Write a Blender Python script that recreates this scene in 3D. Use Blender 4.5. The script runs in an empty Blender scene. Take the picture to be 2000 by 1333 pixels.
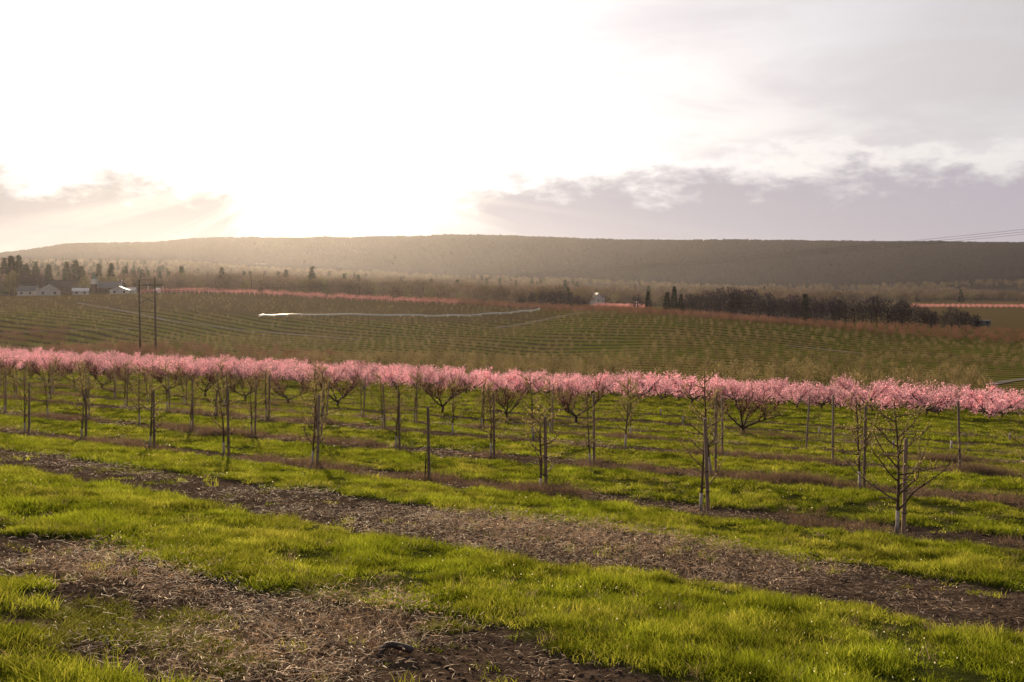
import bpy, math, random
import numpy as np

R = math.radians
rng = np.random.default_rng(11)
random.seed(11)
scene = bpy.context.scene
col = scene.collection

# ------------------------------------------------------------------ camera, sky, sun, exposure
FOC = 1944.0                       # focal length in units of a 2000 px wide frame
HOR = 600.0                        # height of the eye level in that frame
cam = bpy.data.cameras.new('camera')
cam.sensor_width = 36.0
cam.lens = 36.0 * FOC / 2000.0
cam.shift_y = -(666.5 - HOR) / 2000.0
cam.clip_start = 0.1
cam.clip_end = 20000.0
cam_o = bpy.data.objects.new('camera', cam)
cam_o.rotation_euler = (R(90), 0, 0)
col.objects.link(cam_o)
scene.camera = cam_o

SUN_EL = R(13.0)
SUN_AZ = math.atan2(450 - 1000, FOC)      # left of straight ahead
SUND = (math.sin(SUN_AZ) * math.cos(SUN_EL), math.cos(SUN_AZ) * math.cos(SUN_EL), math.sin(SUN_EL))
sun = bpy.data.lights.new('sun', 'SUN')
sun.energy = 5.0
sun.angle = R(1.2)
sun.color = (1.0, 0.79, 0.50)
sun_o = bpy.data.objects.new('sun', sun)
sun_o.rotation_euler = (math.pi / 2 - SUN_EL, 0, math.pi - SUN_AZ)
col.objects.link(sun_o)

scene.view_settings.view_transform = 'Standard'
scene.view_settings.look = 'None'
scene.view_settings.exposure = 0.6
scene.view_settings.gamma = 1.0
scene.view_settings.use_curve_mapping = False
scene.cycles.max_bounces = 6
scene.cycles.volume_bounces = 1
scene.cycles.transparent_max_bounces = 4
scene.cycles.use_denoising = True


class NT:
    """small helper for node trees"""
    def __init__(self, nt):
        self.nt = nt
        nt.nodes.clear()

    def n(self, t, **kw):
        nd = self.nt.nodes.new(t)
        for k, v in kw.items():
            setattr(nd, k, v)
        return nd

    def link(self, a, b):
        self.nt.links.new(a, b)

    def put(self, sock, v):
        if hasattr(v, 'is_output'):
            self.nt.links.new(v, sock)
        elif isinstance(v, (tuple, list)):
            if sock.type == 'RGBA' and len(v) == 3:
                v = (*v, 1)
            sock.default_value = v
        else:
            sock.default_value = v

    def m(self, op, a, b=0.0, c=0.0):
        nd = self.n('ShaderNodeMath', operation=op)
        self.put(nd.inputs[0], a)
        self.put(nd.inputs[1], b)
        self.put(nd.inputs[2], c)
        return nd.outputs[0]

    def vm(self, op, a, b=None, scale=None):
        nd = self.n('ShaderNodeVectorMath', operation=op)
        self.put(nd.inputs[0], a)
        if b is not None:
            self.put(nd.inputs[1], b)
        if scale is not None:
            self.put(nd.inputs['Scale'], scale)
        return nd.outputs['Value'] if op in ('DOT_PRODUCT', 'LENGTH') else nd.outputs[0]

    def ss(self, v, a, b, o0=0.0, o1=1.0):
        nd = self.n('ShaderNodeMapRange', interpolation_type='SMOOTHSTEP')
        for i, x in enumerate((v, a, b, o0, o1)):
            self.put(nd.inputs[i], x)
        return nd.outputs[0]

    def mix(self, f, a, b):
        nd = self.n('ShaderNodeMix', data_type='RGBA')
        self.put(nd.inputs[0], f)
        self.put(nd.inputs[6], a)
        self.put(nd.inputs[7], b)
        return nd.outputs[2]

    def noise(self, vec, scale, detail=4.0, rough=0.55, dist=0.0):
        nd = self.n('ShaderNodeTexNoise')
        if vec is not None:
            self.put(nd.inputs['Vector'], vec)
        nd.inputs['Scale'].default_value = scale
        nd.inputs['Detail'].default_value = detail
        nd.inputs['Roughness'].default_value = rough
        nd.inputs['Distortion'].default_value = dist
        return nd.outputs['Fac']


world = bpy.data.worlds.new('World')
scene.world = world
world.use_nodes = True
w = NT(world.node_tree)
tc = w.n('ShaderNodeTexCoord').outputs['Generated']
sep = w.n('ShaderNodeSeparateXYZ')
w.link(tc, sep.inputs[0])
dx, dy, dz = sep.outputs
sky = w.n('ShaderNodeTexSky', sky_type='NISHITA')
sky.sun_disc = False
sky.sun_elevation = SUN_EL
sky.sun_rotation = SUN_AZ
sky.air_density = 1.0
sky.dust_density = 2.0
nsky = w.vm('SCALE', sky.outputs[0], scale=0.09)
cosang = w.vm('DOT_PRODUCT', tc, SUND)
ang = w.m('ARCCOSINE', w.m('MINIMUM', cosang, 0.99999))            # radians from the sun
# thin cirrus veil, brighter towards the sun
g1 = w.m('EXPONENT', w.m('MULTIPLY', ang, -1 / 0.16))
g2 = w.m('EXPONENT', w.m('MULTIPLY', ang, -1 / 0.55))
glow = w.m('ADD', w.m('MULTIPLY', g1, 1.0), w.m('MULTIPLY', g2, 0.80))
# clouds stretch along the horizon: project the direction on a flat layer
inv = w.m('DIVIDE', 1.0, w.m('ADD', w.m('MAXIMUM', dz, 0.0), 0.10))
cv = w.n('ShaderNodeCombineXYZ')
w.link(w.m('MULTIPLY', dx, inv), cv.inputs[0])
w.link(w.m('MULTIPLY', dy, inv), cv.inputs[1])
veil_n = w.noise(cv.outputs[0], 1.1, 6.0, 0.6, 0.4)
veil = w.ss(veil_n, 0.36, 0.64, 0.62, 1.0)
base_l = w.ss(ang, 0.6, 1.7, 0.48, 0.20)
veil_l = w.m('ADD', glow, base_l)
veil_c = w.vm('SCALE', (1.0, 0.945, 0.97), scale=veil_l)
skyc = w.mix(veil, w.vm('ADD', nsky, w.vm('SCALE', (0.96, 0.92, 1.0), scale=w.m('ADD', w.m('MULTIPLY', glow, 0.75), w.m('MULTIPLY', base_l, 0.6)))), veil_c)
# cumulus bank low over the ridge
az = w.m('ARCTAN2', dx, dy)
el = w.m('ARCSINE', dz)
cb = w.n('ShaderNodeCombineXYZ')
w.link(w.m('MULTIPLY', az, 1.0), cb.inputs[0])
w.link(w.m('MULTIPLY', el, 2.1), cb.inputs[1])
n1 = w.noise(cb.outputs[0], 17.0, 9.0, 0.60, 0.15)
n2 = w.noise(cb.outputs[0], 3.0, 3.0, 0.5)
top = w.m('ADD', w.m('MULTIPLY', w.ss(az, -0.16, 0.06), 0.012), 0.142)          # top of the bank in radians
gap = w.m('MAXIMUM', w.m('MULTIPLY', w.m('ADD', az, 0.215), -3.0), w.m('ADD', az, 0.215))                                     # the bank thins out under the sun
top = w.m('SUBTRACT', top, w.m('MULTIPLY', w.ss(gap, 0.02, 0.22, 1.0, 0.0), 0.045))
h = w.m('SUBTRACT', top, el)
dens = w.m('ADD', w.m('MULTIPLY', h, 32.0), w.m('MULTIPLY', w.m('SUBTRACT', w.m('ADD', w.m('MULTIPLY', n1, 0.75), w.m('MULTIPLY', n2, 0.25)), 0.5), 4.6))
rayv = w.n('ShaderNodeCombineXYZ')
w.link(w.m('MULTIPLY', w.m('ARCTAN2', w.m('SUBTRACT', el, 0.135), w.m('ADD', az, 0.205)), 2.6), rayv.inputs[0])
rays = w.ss(w.noise(rayv.outputs[0], 3.0, 2.0, 0.5), 0.35, 0.65, -0.5, 0.5)      # faint crepuscular rays
rays = w.m('MULTIPLY', rays, w.m('MULTIPLY', g2, 0.22))
bank = w.m('MULTIPLY', w.ss(dens, -0.15, 0.75), w.m('SUBTRACT', w.ss(gap, 0.0, 0.23, 0.12, 1.0), rays))
core = w.ss(dens, 0.2, 1.5)
bank_c = w.mix(core, w.vm('SCALE', (1.0, 0.96, 0.93), scale=w.m('ADD', glow, 0.80)),
               w.vm('ADD', w.vm('SCALE', (0.2, 0.9, 0.75), scale=w.m('MULTIPLY', glow, 0.06)), w.vm('SCALE', (0.52, 0.475, 0.535), scale=w.ss(az, -0.34, -0.10, 0.72, 1.0))))
out_c = w.mix(bank, skyc, bank_c)
bg = w.n('ShaderNodeBackground')
w.link(out_c, bg.inputs[0])
bg.inputs[1].default_value = 0.60
wo = w.n('ShaderNodeOutputWorld')
w.link(bg.outputs[0], wo.inputs[0])

# ------------------------------------------------------------------ materials
MATS = {}


def pmat(name, color, rough=0.9, var=0.25, scale=8.0, spec=0.2, trans=None, rand=0.0, stretch=None, bump=0.0, world=False, alt=None):
    """diffuse-like procedural surface with noise variation; trans = colour let through (thin leaves)"""
    mt = bpy.data.materials.new(name)
    mt.use_nodes = True
    t = NT(mt.node_tree)
    co = t.n('ShaderNodeNewGeometry').outputs['Position'] if world else t.n('ShaderNodeTexCoord').outputs['Object']
    if stretch:
        mp = t.n('ShaderNodeMapping')
        t.link(co, mp.inputs[0])
        mp.inputs['Scale'].default_value = stretch
        co = mp.outputs[0]
    nz = t.noise(co, scale, 5.0, 0.6)
    f = t.ss(nz, 0.3, 0.7, 1 - var, 1 + var)
    if rand:
        ri = t.n('ShaderNodeObjectInfo').outputs['Random']
        f = t.m('MULTIPLY', f, t.m('ADD', t.m('MULTIPLY', ri, 2 * rand), 1 - rand))
    c0, t0 = tuple(color), tuple(trans) if trans else None
    if alt:                      # drifts towards a second, drier colour in patches and from tuft to tuft
        fa = t.ss(t.m('ADD', t.noise(co, 0.45, 4.0, 0.6), t.m('MULTIPLY', t.m('SUBTRACT', t.n('ShaderNodeObjectInfo').outputs['Random'], 0.5), 0.35)), 0.42, 0.72)
        c0, t0 = t.mix(fa, c0, alt[0]), t.mix(fa, t0, alt[1])
    c = t.vm('SCALE', c0, scale=f)
    b = t.n('ShaderNodeBsdfPrincipled')
    t.link(c, b.inputs['Base Color'])
    b.inputs['Roughness'].default_value = rough
    b.inputs['Specular IOR Level'].default_value = spec
    if bump:
        bp = t.n('ShaderNodeBump')
        bp.inputs['Strength'].default_value = bump
        bp.inputs['Distance'].default_value = 0.01
        t.link(nz, bp.inputs['Height'])
        t.link(bp.outputs[0], b.inputs['Normal'])
    o = t.n('ShaderNodeOutputMaterial')
    if trans:
        tr = t.n('ShaderNodeBsdfTranslucent')
        t.link(t.vm('SCALE', t0, scale=f), tr.inputs[0])
        mx = t.n('ShaderNodeAddShader')
        t.link(b.outputs[0], mx.inputs[0])
        t.link(tr.outputs[0], mx.inputs[1])
        t.link(mx.outputs[0], o.inputs[0])
    else:
        t.link(b.outputs[0], o.inputs[0])
    MATS[name] = mt
    return mt


pmat('grass_blade', (0.050, 0.068, 0.008), 0.6, 0.35, 1.1, 0.0, (0.130, 0.152, 0.009), rand=0.55, world=True, alt=((0.070, 0.072, 0.014), (0.175, 0.165, 0.022)))
pmat('young_weed', (0.07, 0.072, 0.014), 0.8, 0.2, 3.0, 0.0, (0.10, 0.10, 0.018), rand=0.3)
pmat('straw', (0.37, 0.265, 0.18), 0.7, 0.3, 6.0, 0.08, (0.13, 0.088, 0.055), rand=0.6)
pmat('dry_weed', (0.15, 0.122, 0.082), 0.9, 0.3, 6.0, 0.0, (0.07, 0.042, 0.028), rand=0.35)
pmat('stone', (0.32, 0.27, 0.25), 0.85, 0.3, 20.0, 0.2, rand=0.3)
pmat('clod', (0.10, 0.068, 0.052), 0.95, 0.3, 20.0, 0.0, rand=0.3)
pmat('glint_white', (0.75, 0.72, 0.62), 0.6, 0.1, 5.0, 0.2, (0.5, 0.48, 0.35))  # white of the specks that imitate glints in the turf
pmat('post_wood', (0.30, 0.215, 0.17), 0.9, 0.35, 6.0, 0.15, rand=0.25, stretch=(4, 4, 0.4), bump=0.5)
pmat('bark', (0.14, 0.095, 0.07), 0.9, 0.35, 14.0, 0.15, rand=0.2, bump=0.5)
pmat('guard_white', (0.52, 0.44, 0.40), 0.8, 0.25, 9.0, 0.2, rand=0.2)
pmat('twig', (0.17, 0.115, 0.075), 0.8, 0.3, 10.0, 0.2, rand=0.2)
pmat('bud', (0.24, 0.20, 0.075), 0.8, 0.3, 9.0, 0.1, (0.30, 0.24, 0.085), rand=0.2)
pmat('peach_bark', (0.085, 0.058, 0.05), 0.9, 0.35, 10.0, 0.15, bump=0.5)
pmat('peach_twig', (0.12, 0.05, 0.045), 0.8, 0.3, 10.0, 0.2)
pmat('blossom', (0.78, 0.47, 0.53), 0.8, 0.4, 2.5, 0.0, (0.45, 0.255, 0.30), rand=0.22)
pmat('blossom_far', (0.46, 0.22, 0.22), 0.8, 0.3, 2.5, 0.05, (0.26, 0.11, 0.11), rand=0.2)
pmat('blossom_dull', (0.48, 0.27, 0.23), 0.8, 0.35, 2.5, 0.05, (0.30, 0.15, 0.11), rand=0.15)
pmat('orchard_twig', (0.14, 0.105, 0.058), 0.85, 0.3, 2.0, 0.0, (0.088, 0.068, 0.032), rand=0.35)
pmat('red_twig', (0.15, 0.082, 0.058), 0.85, 0.3, 2.0, 0.0, (0.07, 0.035, 0.025), rand=0.25)
pmat('bare_wood', (0.054, 0.041, 0.058), 0.9, 0.3, 0.6, 0.0, (0.010, 0.008, 0.010), rand=0.12)
pmat('valley_wood', (0.12, 0.085, 0.068), 0.9, 0.3, 0.6, 0.0, (0.05, 0.035, 0.025), rand=0.3)  # lighter copy of the ridge wood, sunlit look put into the colour
pmat('spring_leaf', (0.098, 0.085, 0.048), 0.9, 0.3, 0.6, 0.0, (0.055, 0.047, 0.024), rand=0.35)
pmat('needles', (0.035, 0.043, 0.028), 0.9, 0.3, 0.8, 0.0, rand=0.3)
pmat('pole_wood', (0.06, 0.042, 0.035), 0.9, 0.3, 2.0, 0.1, stretch=(3, 3, 0.3))
pmat('steel', (0.30, 0.28, 0.27), 0.5, 0.1, 4.0, 0.5)
pmat('porcelain', (0.55, 0.52, 0.48), 0.35, 0.1, 4.0, 0.5)
pmat('wire', (0.05, 0.045, 0.045), 0.6, 0.1, 1.0, 0.3)
pmat('pipe_white', (0.72, 0.68, 0.66), 0.25, 0.08, 2.0, 0.6)
pmat('fitting', (0.8, 0.72, 0.55), 0.25, 0.1, 2.0, 0.6)
pmat('white_wall', (0.62, 0.59, 0.58), 0.8, 0.1, 1.0, 0.2)
pmat('brown_wall', (0.12, 0.08, 0.07), 0.85, 0.2, 1.0, 0.2)
pmat('dark_roof', (0.085, 0.07, 0.07), 0.85, 0.15, 1.5, 0.2)
pmat('slate_roof', (0.15, 0.145, 0.16), 0.8, 0.15, 1.5, 0.25)
pmat('metal_roof', (0.50, 0.46, 0.46), 0.45, 0.12, 1.0, 0.5)
pmat('copper_green', (0.12, 0.19, 0.17), 0.7, 0.15, 2.0, 0.3)
pmat('window_glass', (0.03, 0.035, 0.04), 0.1, 0.05, 1.0, 0.6)
pmat('rubber', (0.065, 0.046, 0.044), 0.6, 0.3, 14.0, 0.4, bump=0.4)
pmat('track_gravel', (0.19, 0.165, 0.15), 0.95, 0.25, 0.7, 0.0)
pmat('tie_black', (0.015, 0.014, 0.014), 0.6, 0.1, 4.0, 0.3)


# ------------------------------------------------------------------ the ground
NX, NY = 0.589, 0.808            # across the tree rows;  (-NY, NX) runs along them


def near_z(x, y):
    n = NX * x + NY * y
    s = -NY * x + NX * y
    kn = [-200, -8, 0, 6, 12, 20.7, 27.4, 34.1, 40.8, 49.9, 64, 80, 100, 120, 150, 400]
    zc = [-0.9, -0.9, -1.70, -2.75, -3.55, -4.48, -4.78, -5.22, -5.75, -6.62, -7.35, -8.0, -10.1, -11.9, -12.4, -12.4]
    sl = [-.005, -.005, -.005, -.008, -.012, -.016, -.019, -.014, -.014, -.0085, -.012, -.0145, -.007, 0, 0, 0]
    return np.interp(n, kn, zc) + np.interp(n, kn, sl) * np.clip(s, -40, 170)


FAR = {
    0:    [(240, 700), (300, 668), (380, 622), (470, 579), (540, 579), (700, 574), (1000, 562), (1500, 540), (2200, 520), (2600, 512), (3000, 500), (3600, 530), (5200, 600)],
    150:  [(230, 703), (290, 672), (380, 620), (470, 575), (540, 577), (700, 574), (1000, 562), (1500, 540), (2200, 518), (2600, 497), (3050, 473), (3600, 505), (5200, 600)],
    290:  [(225, 703), (290, 672), (380, 620), (470, 571), (540, 575), (700, 572), (1000, 560), (1500, 540), (2200, 518), (2700, 500), (3100, 478), (3700, 505), (5200, 600)],
    380:  [(218, 706), (290, 674), (380, 622), (470, 571), (540, 575), (700, 572), (1000, 560), (1500, 540), (2200, 520), (2700, 490), (3150, 463), (3700, 500), (5200, 600)],
    500:  [(205, 714), (280, 682), (370, 635), (430, 603), (480, 573), (560, 576), (800, 571), (1200, 558), (1700, 545), (2300, 530), (2800, 492), (3200, 463), (3800, 500), (5200, 600)],
    700:  [(190, 725), (270, 688), (360, 640), (410, 618), (470, 584), (560, 587), (800, 580), (1200, 565), (1700, 552), (2300, 535), (2800, 492), (3200, 462), (3800, 500), (5200, 600)],
    900:  [(165, 742), (250, 698), (340, 652), (390, 630), (455, 594), (560, 596), (800, 588), (1200, 572), (1700, 560), (2200, 550), (2800, 490), (3250, 457), (3800, 500), (5200, 600)],
    1000: [(150, 757), (210, 725), (270, 692), (340, 652), (385, 634), (430, 601), (560, 603), (800, 592), (1200, 576), (1700, 562), (2200, 553), (2800, 492), (3250, 459), (3800, 500), (5200, 600)],
    1150: [(140, 766), (190, 738), (250, 703), (300, 668), (340, 640), (390, 609), (520, 606), (800, 594), (1200, 580), (1700, 568), (2200, 558), (2800, 498), (3200, 466), (3800, 500), (5200, 600)],
    1300: [(130, 775), (180, 742), (230, 708), (280, 672), (320, 645), (365, 617), (480, 611), (800, 600), (1200, 586), (1700, 573), (2200, 563), (2800, 500), (3200, 469), (3800, 500), (5200, 600)],
    1500: [(122, 785), (165, 752), (210, 722), (260, 688), (300, 660), (345, 632), (450, 622), (700, 610), (1000, 594), (1700, 576), (2200, 568), (2800, 500), (3150, 468), (3800, 500), (5200, 600)],
    1640: [(118, 790), (160, 758), (205, 728), (255, 692), (300, 668), (335, 645), (440, 632), (700, 614), (1000, 596), (1700, 580), (2200, 570), (2800, 502), (3150, 470), (3800, 500), (5200, 600)],
    2000: [(106, 808), (150, 768), (195, 738), (240, 712), (320, 671), (420, 654), (600, 630), (900, 602), (1300, 588), (2000, 578), (2700, 505), (3100, 475), (3800, 500), (5200, 600)],
}
_px = np.array(sorted(FAR))
_Y = np.exp(np.linspace(math.log(95), math.log(5400), 330))
_z = np.array([np.interp(_Y, [k[0] for k in FAR[p]], [-(k[1] - HOR) / FOC * k[0] for k in FAR[p]]) for p in _px])
_pu = np.linspace(-260, 2260, 127)
_zz = np.array([np.interp(_pu, _px, _z[:, j]) for j in range(len(_Y))]).T       # [px, Y]


def _smooth(a, sig, axis):
    k = np.arange(-int(3 * sig), int(3 * sig) + 1)
    g = np.exp(-k * k / (2 * sig * sig))
    g /= g.sum()
    pad = [(0, 0), (0, 0)]
    pad[axis] = (len(k) // 2, len(k) // 2)
    b = np.pad(a, pad, mode='edge')
    return np.apply_along_axis(lambda v: np.convolve(v, g, 'valid'), axis, b)


_zz = _smooth(_smooth(_zz, 3.0, 1), 1.6, 0)


def far_z(x, y):
    yy = np.clip(y, 96, 5300)
    u = np.clip(1000 + FOC * x / np.maximum(yy, 1), -250, 2250)
    fi = (u - _pu[0]) / (_pu[1] - _pu[0])
    fj = (np.log(yy) - math.log(95)) / (math.log(5400) - math.log(95)) * (len(_Y) - 1)
    i = np.clip(fi.astype(int), 0, len(_pu) - 2)
    j = np.clip(fj.astype(int), 0, len(_Y) - 2)
    a, b = fi - i, fj - j
    return (_zz[i, j] * (1 - a) * (1 - b) + _zz[i + 1, j] * a * (1 - b) + _zz[i, j + 1] * (1 - a) * b + _zz[i + 1, j + 1] * a * b)


def vnoise(x, y, sc, seed=0):
    """value noise, numpy"""
    xs, ys = np.asarray(x) * sc, np.asarray(y) * sc
    xi, yi = np.floor(xs).astype(np.int64), np.floor(ys).astype(np.int64)
    fx, fy = xs - xi, ys - yi
    fx, fy = fx * fx * (3 - 2 * fx), fy * fy * (3 - 2 * fy)

    def hsh(a, b):
        v = np.sin(a * 127.1 + b * 311.7 + seed * 74.7) * 43758.5453
        return v - np.floor(v)
    return (hsh(xi, yi) * (1 - fx) * (1 - fy) + hsh(xi + 1, yi) * fx * (1 - fy) + hsh(xi, yi + 1) * (1 - fx) * fy + hsh(xi + 1, yi + 1) * fx * fy)


def fbm(x, y, sc, seed=0, o=4):
    t, a, s = 0, 0.5, 0
    for k in range(o):
        t = t + a * vnoise(x, y, sc * 2 ** k, seed + k)
        s += a
        a *= 0.55
    return t / s


def sstep(v, a, b):
    t = np.clip((v - a) / (b - a), 0, 1)
    return t * t * (3 - 2 * t)


def base_z(x, y):
    x = np.asarray(x, float)
    y = np.asarray(y, float)
    n = NX * x + NY * y
    wgt = sstep(n, 104, 138) * sstep(y, 90, 110)
    z = near_z(x, y) * (1 - wgt) + far_z(x, y) * wgt
    z = z + (fbm(x, y, 1 / 18., 3, 3) - 0.5) * 0.5 * sstep(n, 22, 50) * (1 - sstep(y, 300, 420))
    z = z + (fbm(x, y, 1 / 95., 9, 2) - 0.5) * 5.5 * sstep(y, 205, 265) * (1 - sstep(y, 350, 420))
    z = z + (fbm(x, y, 1 / 60., 5, 4) - 0.5) * 9 * sstep(y, 900, 2600)
    return z


def hit(px, py):
    """where the line of sight of a photo pixel meets the smooth ground"""
    ys = np.exp(np.linspace(math.log(2.0), math.log(4500), 4000))
    xs = (px - 1000) / FOC * ys
    zs = -(py - HOR) / FOC * ys
    d = base_z(xs, ys) - zs
    k = int(np.argmax(d > 0))
    if k == 0:
        k = 1
    t = d[k - 1] / (d[k - 1] - d[k] + 1e-12)
    return xs[k - 1] + t * (xs[k] - xs[k - 1]), ys[k - 1] + t * (ys[k] - ys[k - 1])


def ns(x, y):
    return NX * x + NY * y, -NY * x + NX * y


def edge(pts):
    q = sorted([ns(*hit(*p))[::-1] for p in pts])
    s, n = np.array([a for a, b in q]), np.array([b for a, b in q])
    return lambda v: np.interp(v, s, n)


# edges of the two bare strips in front, as distance across the rows
E1T = edge([(-100, 864), (0, 876), (250, 910), (500, 945), (800, 985), (1000, 1012), (1300, 1058), (1500, 1085), (2000, 1148), (2200, 1170)])
E1B = edge([(-100, 900), (0, 916), (240, 960), (480, 1005), (700, 1045), (1000, 1092), (1200, 1118), (1400, 1150), (1700, 1192), (2000, 1252), (2200, 1300)])
E2T = edge([(-100, 1005), (0, 1030), (300, 1100), (400, 1135), (700, 1188), (900, 1205), (1000, 1228), (1200, 1290), (1350, 1333), (1600, 1420)])
E2B = edge([(-300, 1160), (-100, 1205), (0, 1228), (100, 1258), (200, 1300), (280, 1333), (420, 1420), (600, 1520)])


def bare(x, y):
    """1 on bare soil, 0 on turf (front of the field and the tree rows)"""
    n, s = ns(x, y)
    wob = (fbm(x, y, 0.9, 21, 4) - 0.5) * 0.95 + (fbm(x, y, 0.22, 27, 2) - 0.5) * 0.5
    nn = n + wob
    d1 = np.minimum(E1T(s) - nn, nn - E1B(s))
    d2 = np.minimum(E2T(s) - nn, nn - E2B(s))
    d = np.maximum(d1, d2)
    k = np.round((n - 20.7) / 6.7)
    c = 20.7 + 6.7 * k
    wid = 0.95 + 0.6 * (fbm(x, y, 0.35, 31, 3) - 0.25)
    dr = np.where((k >= 0) & (n < 66), wid - np.abs(nn * 0.35 + n * 0.65 - c), -1)
    d = np.maximum(d, dr)
    # extra narrow strips further down where no trees stand
    k3 = np.round((n - 54.0) / 4.3)
    dr3 = np.where((n > 52) & (n < 78), 0.30 - np.abs(n + wob * .5 - 54.0 - 4.3 * k3), -1)
    d = np.maximum(d, dr3)
    # grassy islands on the bare ground at the lower left
    for (ix, iy, r) in ISL:
        d = np.where(np.hypot(x - ix, y - iy) + wob * 0.35 < r, np.minimum(d, -0.2), d)
    return sstep(d, -0.06, 0.06)


ISL = [(*hit(15, 1150), 0.38), (*hit(-90, 1165), 0.5), (*hit(40, 1190), 0.22)]


# one sheet: lines of x and y, fine in front and wider apart far away
def lines(segs):
    out = [segs[0][0]]
    for a, b, st0, st1 in segs:
        v, tot = a, b - a
        while v < b - 1e-6:
            st = st0 + (st1 - st0) * (v - a) / tot
            v = min(b, v + st)
            out.append(v)
    return np.array(out)


XL = lines([(-3300, -600, 200, 25), (-600, -160, 25, 6), (-160, -32, 6, .6), (-32, -14, .6, .14), (-14, 11, .14, .14), (11, 24, .14, .5), (24, 150, .5, 6), (150, 600, 6, 25), (600, 3300, 25, 200)])
YL = lines([(-60, 3, 12, .3), (3, 6, .3, .13), (6, 22, .13, .13), (22, 45, .13, .4), (45, 130, .4, 2.5), (130, 520, 2.5, 4), (520, 1500, 5, 40), (1500, 5100, 40, 120)])
GX, GY = np.meshgrid(XL, YL, indexing='ij')
GZ = base_z(GX, GY)
nearw = (1 - sstep(GY, 24, 42)) * (1 - sstep(np.abs(GX + 4), 22, 40))
GB = bare(GX, GY)
rel = (fbm(GX, GY, 2.4, 41, 3) - 0.5) * 0.10 + (fbm(GX, GY, 0.7, 44, 3) - 0.5) * 0.12
GZ = GZ + nearw * (rel * (0.5 + 0.5 * GB) - 0.05 * GB + 0.03)


def gz(x, y):
    """height of the sheet (bilinear)"""
    x = np.asarray(x, float)
    y = np.asarray(y, float)
    i = np.clip(np.searchsorted(XL, x) - 1, 0, len(XL) - 2)
    j = np.clip(np.searchsorted(YL, y) - 1, 0, len(YL) - 2)
    a = (x - XL[i]) / (XL[i + 1] - XL[i])
    b = (y - YL[j]) / (YL[j + 1] - YL[j])
    return GZ[i, j] * (1 - a) * (1 - b) + GZ[i + 1, j] * a * (1 - b) + GZ[i, j + 1] * (1 - a) * b + GZ[i + 1, j + 1] * a * b


def np_mesh(name, V, F, mat=None, smooth=False):
    """quick mesh from arrays; F is (k,3) or (k,4)"""
    me = bpy.data.meshes.new(name)
    V = np.asarray(V, np.float32)
    F = np.asarray(F, np.int32)
    me.vertices.add(len(V))
    me.vertices.foreach_set('co', V.ravel())
    k = F.shape[1]
    me.loops.add(F.size)
    me.loops.foreach_set('vertex_index', F.ravel())
    me.polygons.add(len(F))
    me.polygons.foreach_set('loop_start', np.arange(0, F.size, k, dtype=np.int32))
    me.polygons.foreach_set('loop_total', np.full(len(F), k, np.int32))
    if smooth:
        me.polygons.foreach_set('use_smooth', np.ones(len(F), bool))
    me.update()
    me.validate()
    if mat:
        me.materials.append(MATS[mat] if isinstance(mat, str) else mat)
    return me


def link(name, data, parent=None, loc=None):
    o = bpy.data.objects.new(name, data)
    col.objects.link(o)
    if parent is not None:
        o.parent = parent
    if loc is not None:
        o.location = loc
    return o


def tag(o, label=None, cat=None, group=None, kind=None):
    if label:
        o['label'] = label
    if cat:
        o['category'] = cat
    if group:
        o['group'] = group
    if kind:
        o['kind'] = kind
    return o


# ground material
gm = bpy.data.materials.new('field_ground')
gm.use_nodes = True
t = NT(gm.node_tree)
P = t.n('ShaderNodeNewGeometry').outputs['Position']
sp = t.n('ShaderNodeSeparateXYZ')
t.link(P, sp.inputs[0])
py_ = sp.outputs[1]
nn_ = t.vm('DOT_PRODUCT', P, (NX, NY, 0))
a_b = t.n('ShaderNodeAttribute', attribute_name='bare').outputs['Fac']
a_br = t.n('ShaderNodeAttribute', attribute_name='brown').outputs['Fac']
a_wd = t.n('ShaderNodeAttribute', attribute_name='wood').outputs['Fac']
fine = t.noise(P, 9.0, 6.0, 0.65)
mid = t.noise(P, 1.1, 5.0, 0.6)
big = t.noise(P, 0.05, 4.0, 0.55)
soil = t.mix(t.ss(fine, 0.3, 0.7), (0.032, 0.022, 0.017), (0.098, 0.070, 0.054))
soil = t.mix(t.ss(mid, 0.5, 0.75, 0.0, 0.6), soil, (0.13, 0.088, 0.064))
turf = t.mix(t.ss(mid, 0.3, 0.7), (0.030, 0.034, 0.010), (0.055, 0.062, 0.013))
near_c = t.mix(a_b, turf, soil)
# orchard floor on the far slope: grass alleys and bare tree strips
fr = t.m('PINGPONG', t.m('ADD', t.m('DIVIDE', t.m('ADD', nn_, t.m('MULTIPLY', t.m('SUBTRACT', big, 0.5), 6.0)), 6.7), 0.0), 0.5)
strip = t.ss(fr, 0.14, 0.26, 1.0, 0.0)
alley = t.mix(t.ss(big, 0.35, 0.65), (0.115, 0.128, 0.018), (0.145, 0.122, 0.034))
far_c = t.mix(t.m('MULTIPLY', strip, 0.9), alley, (0.045, 0.030, 0.020))
far_c = t.mix(a_br, far_c, t.mix(t.ss(mid, 0.3, 0.7), (0.085, 0.062, 0.030), (0.115, 0.085, 0.04)))
c1 = t.mix(t.ss(nn_, 110, 135), near_c, far_c)
wood_c = t.mix(t.ss(big, 0.35, 0.65), (0.045, 0.033, 0.037), (0.060, 0.045, 0.043))
c1 = t.mix(a_wd, c1, wood_c)
b = t.n('ShaderNodeBsdfPrincipled')
t.link(c1, b.inputs['Base Color'])
b.inputs['Roughness'].default_value = 0.95
b.inputs['Specular IOR Level'].default_value = 0.0
bp = t.n('ShaderNodeBump')
bp.inputs['Strength'].default_value = 0.9
bp.inputs['Distance'].default_value = 0.05
t.link(fine, bp.inputs['Height'])
t.link(bp.outputs[0], b.inputs['Normal'])
o = t.n('ShaderNodeOutputMaterial')
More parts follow.
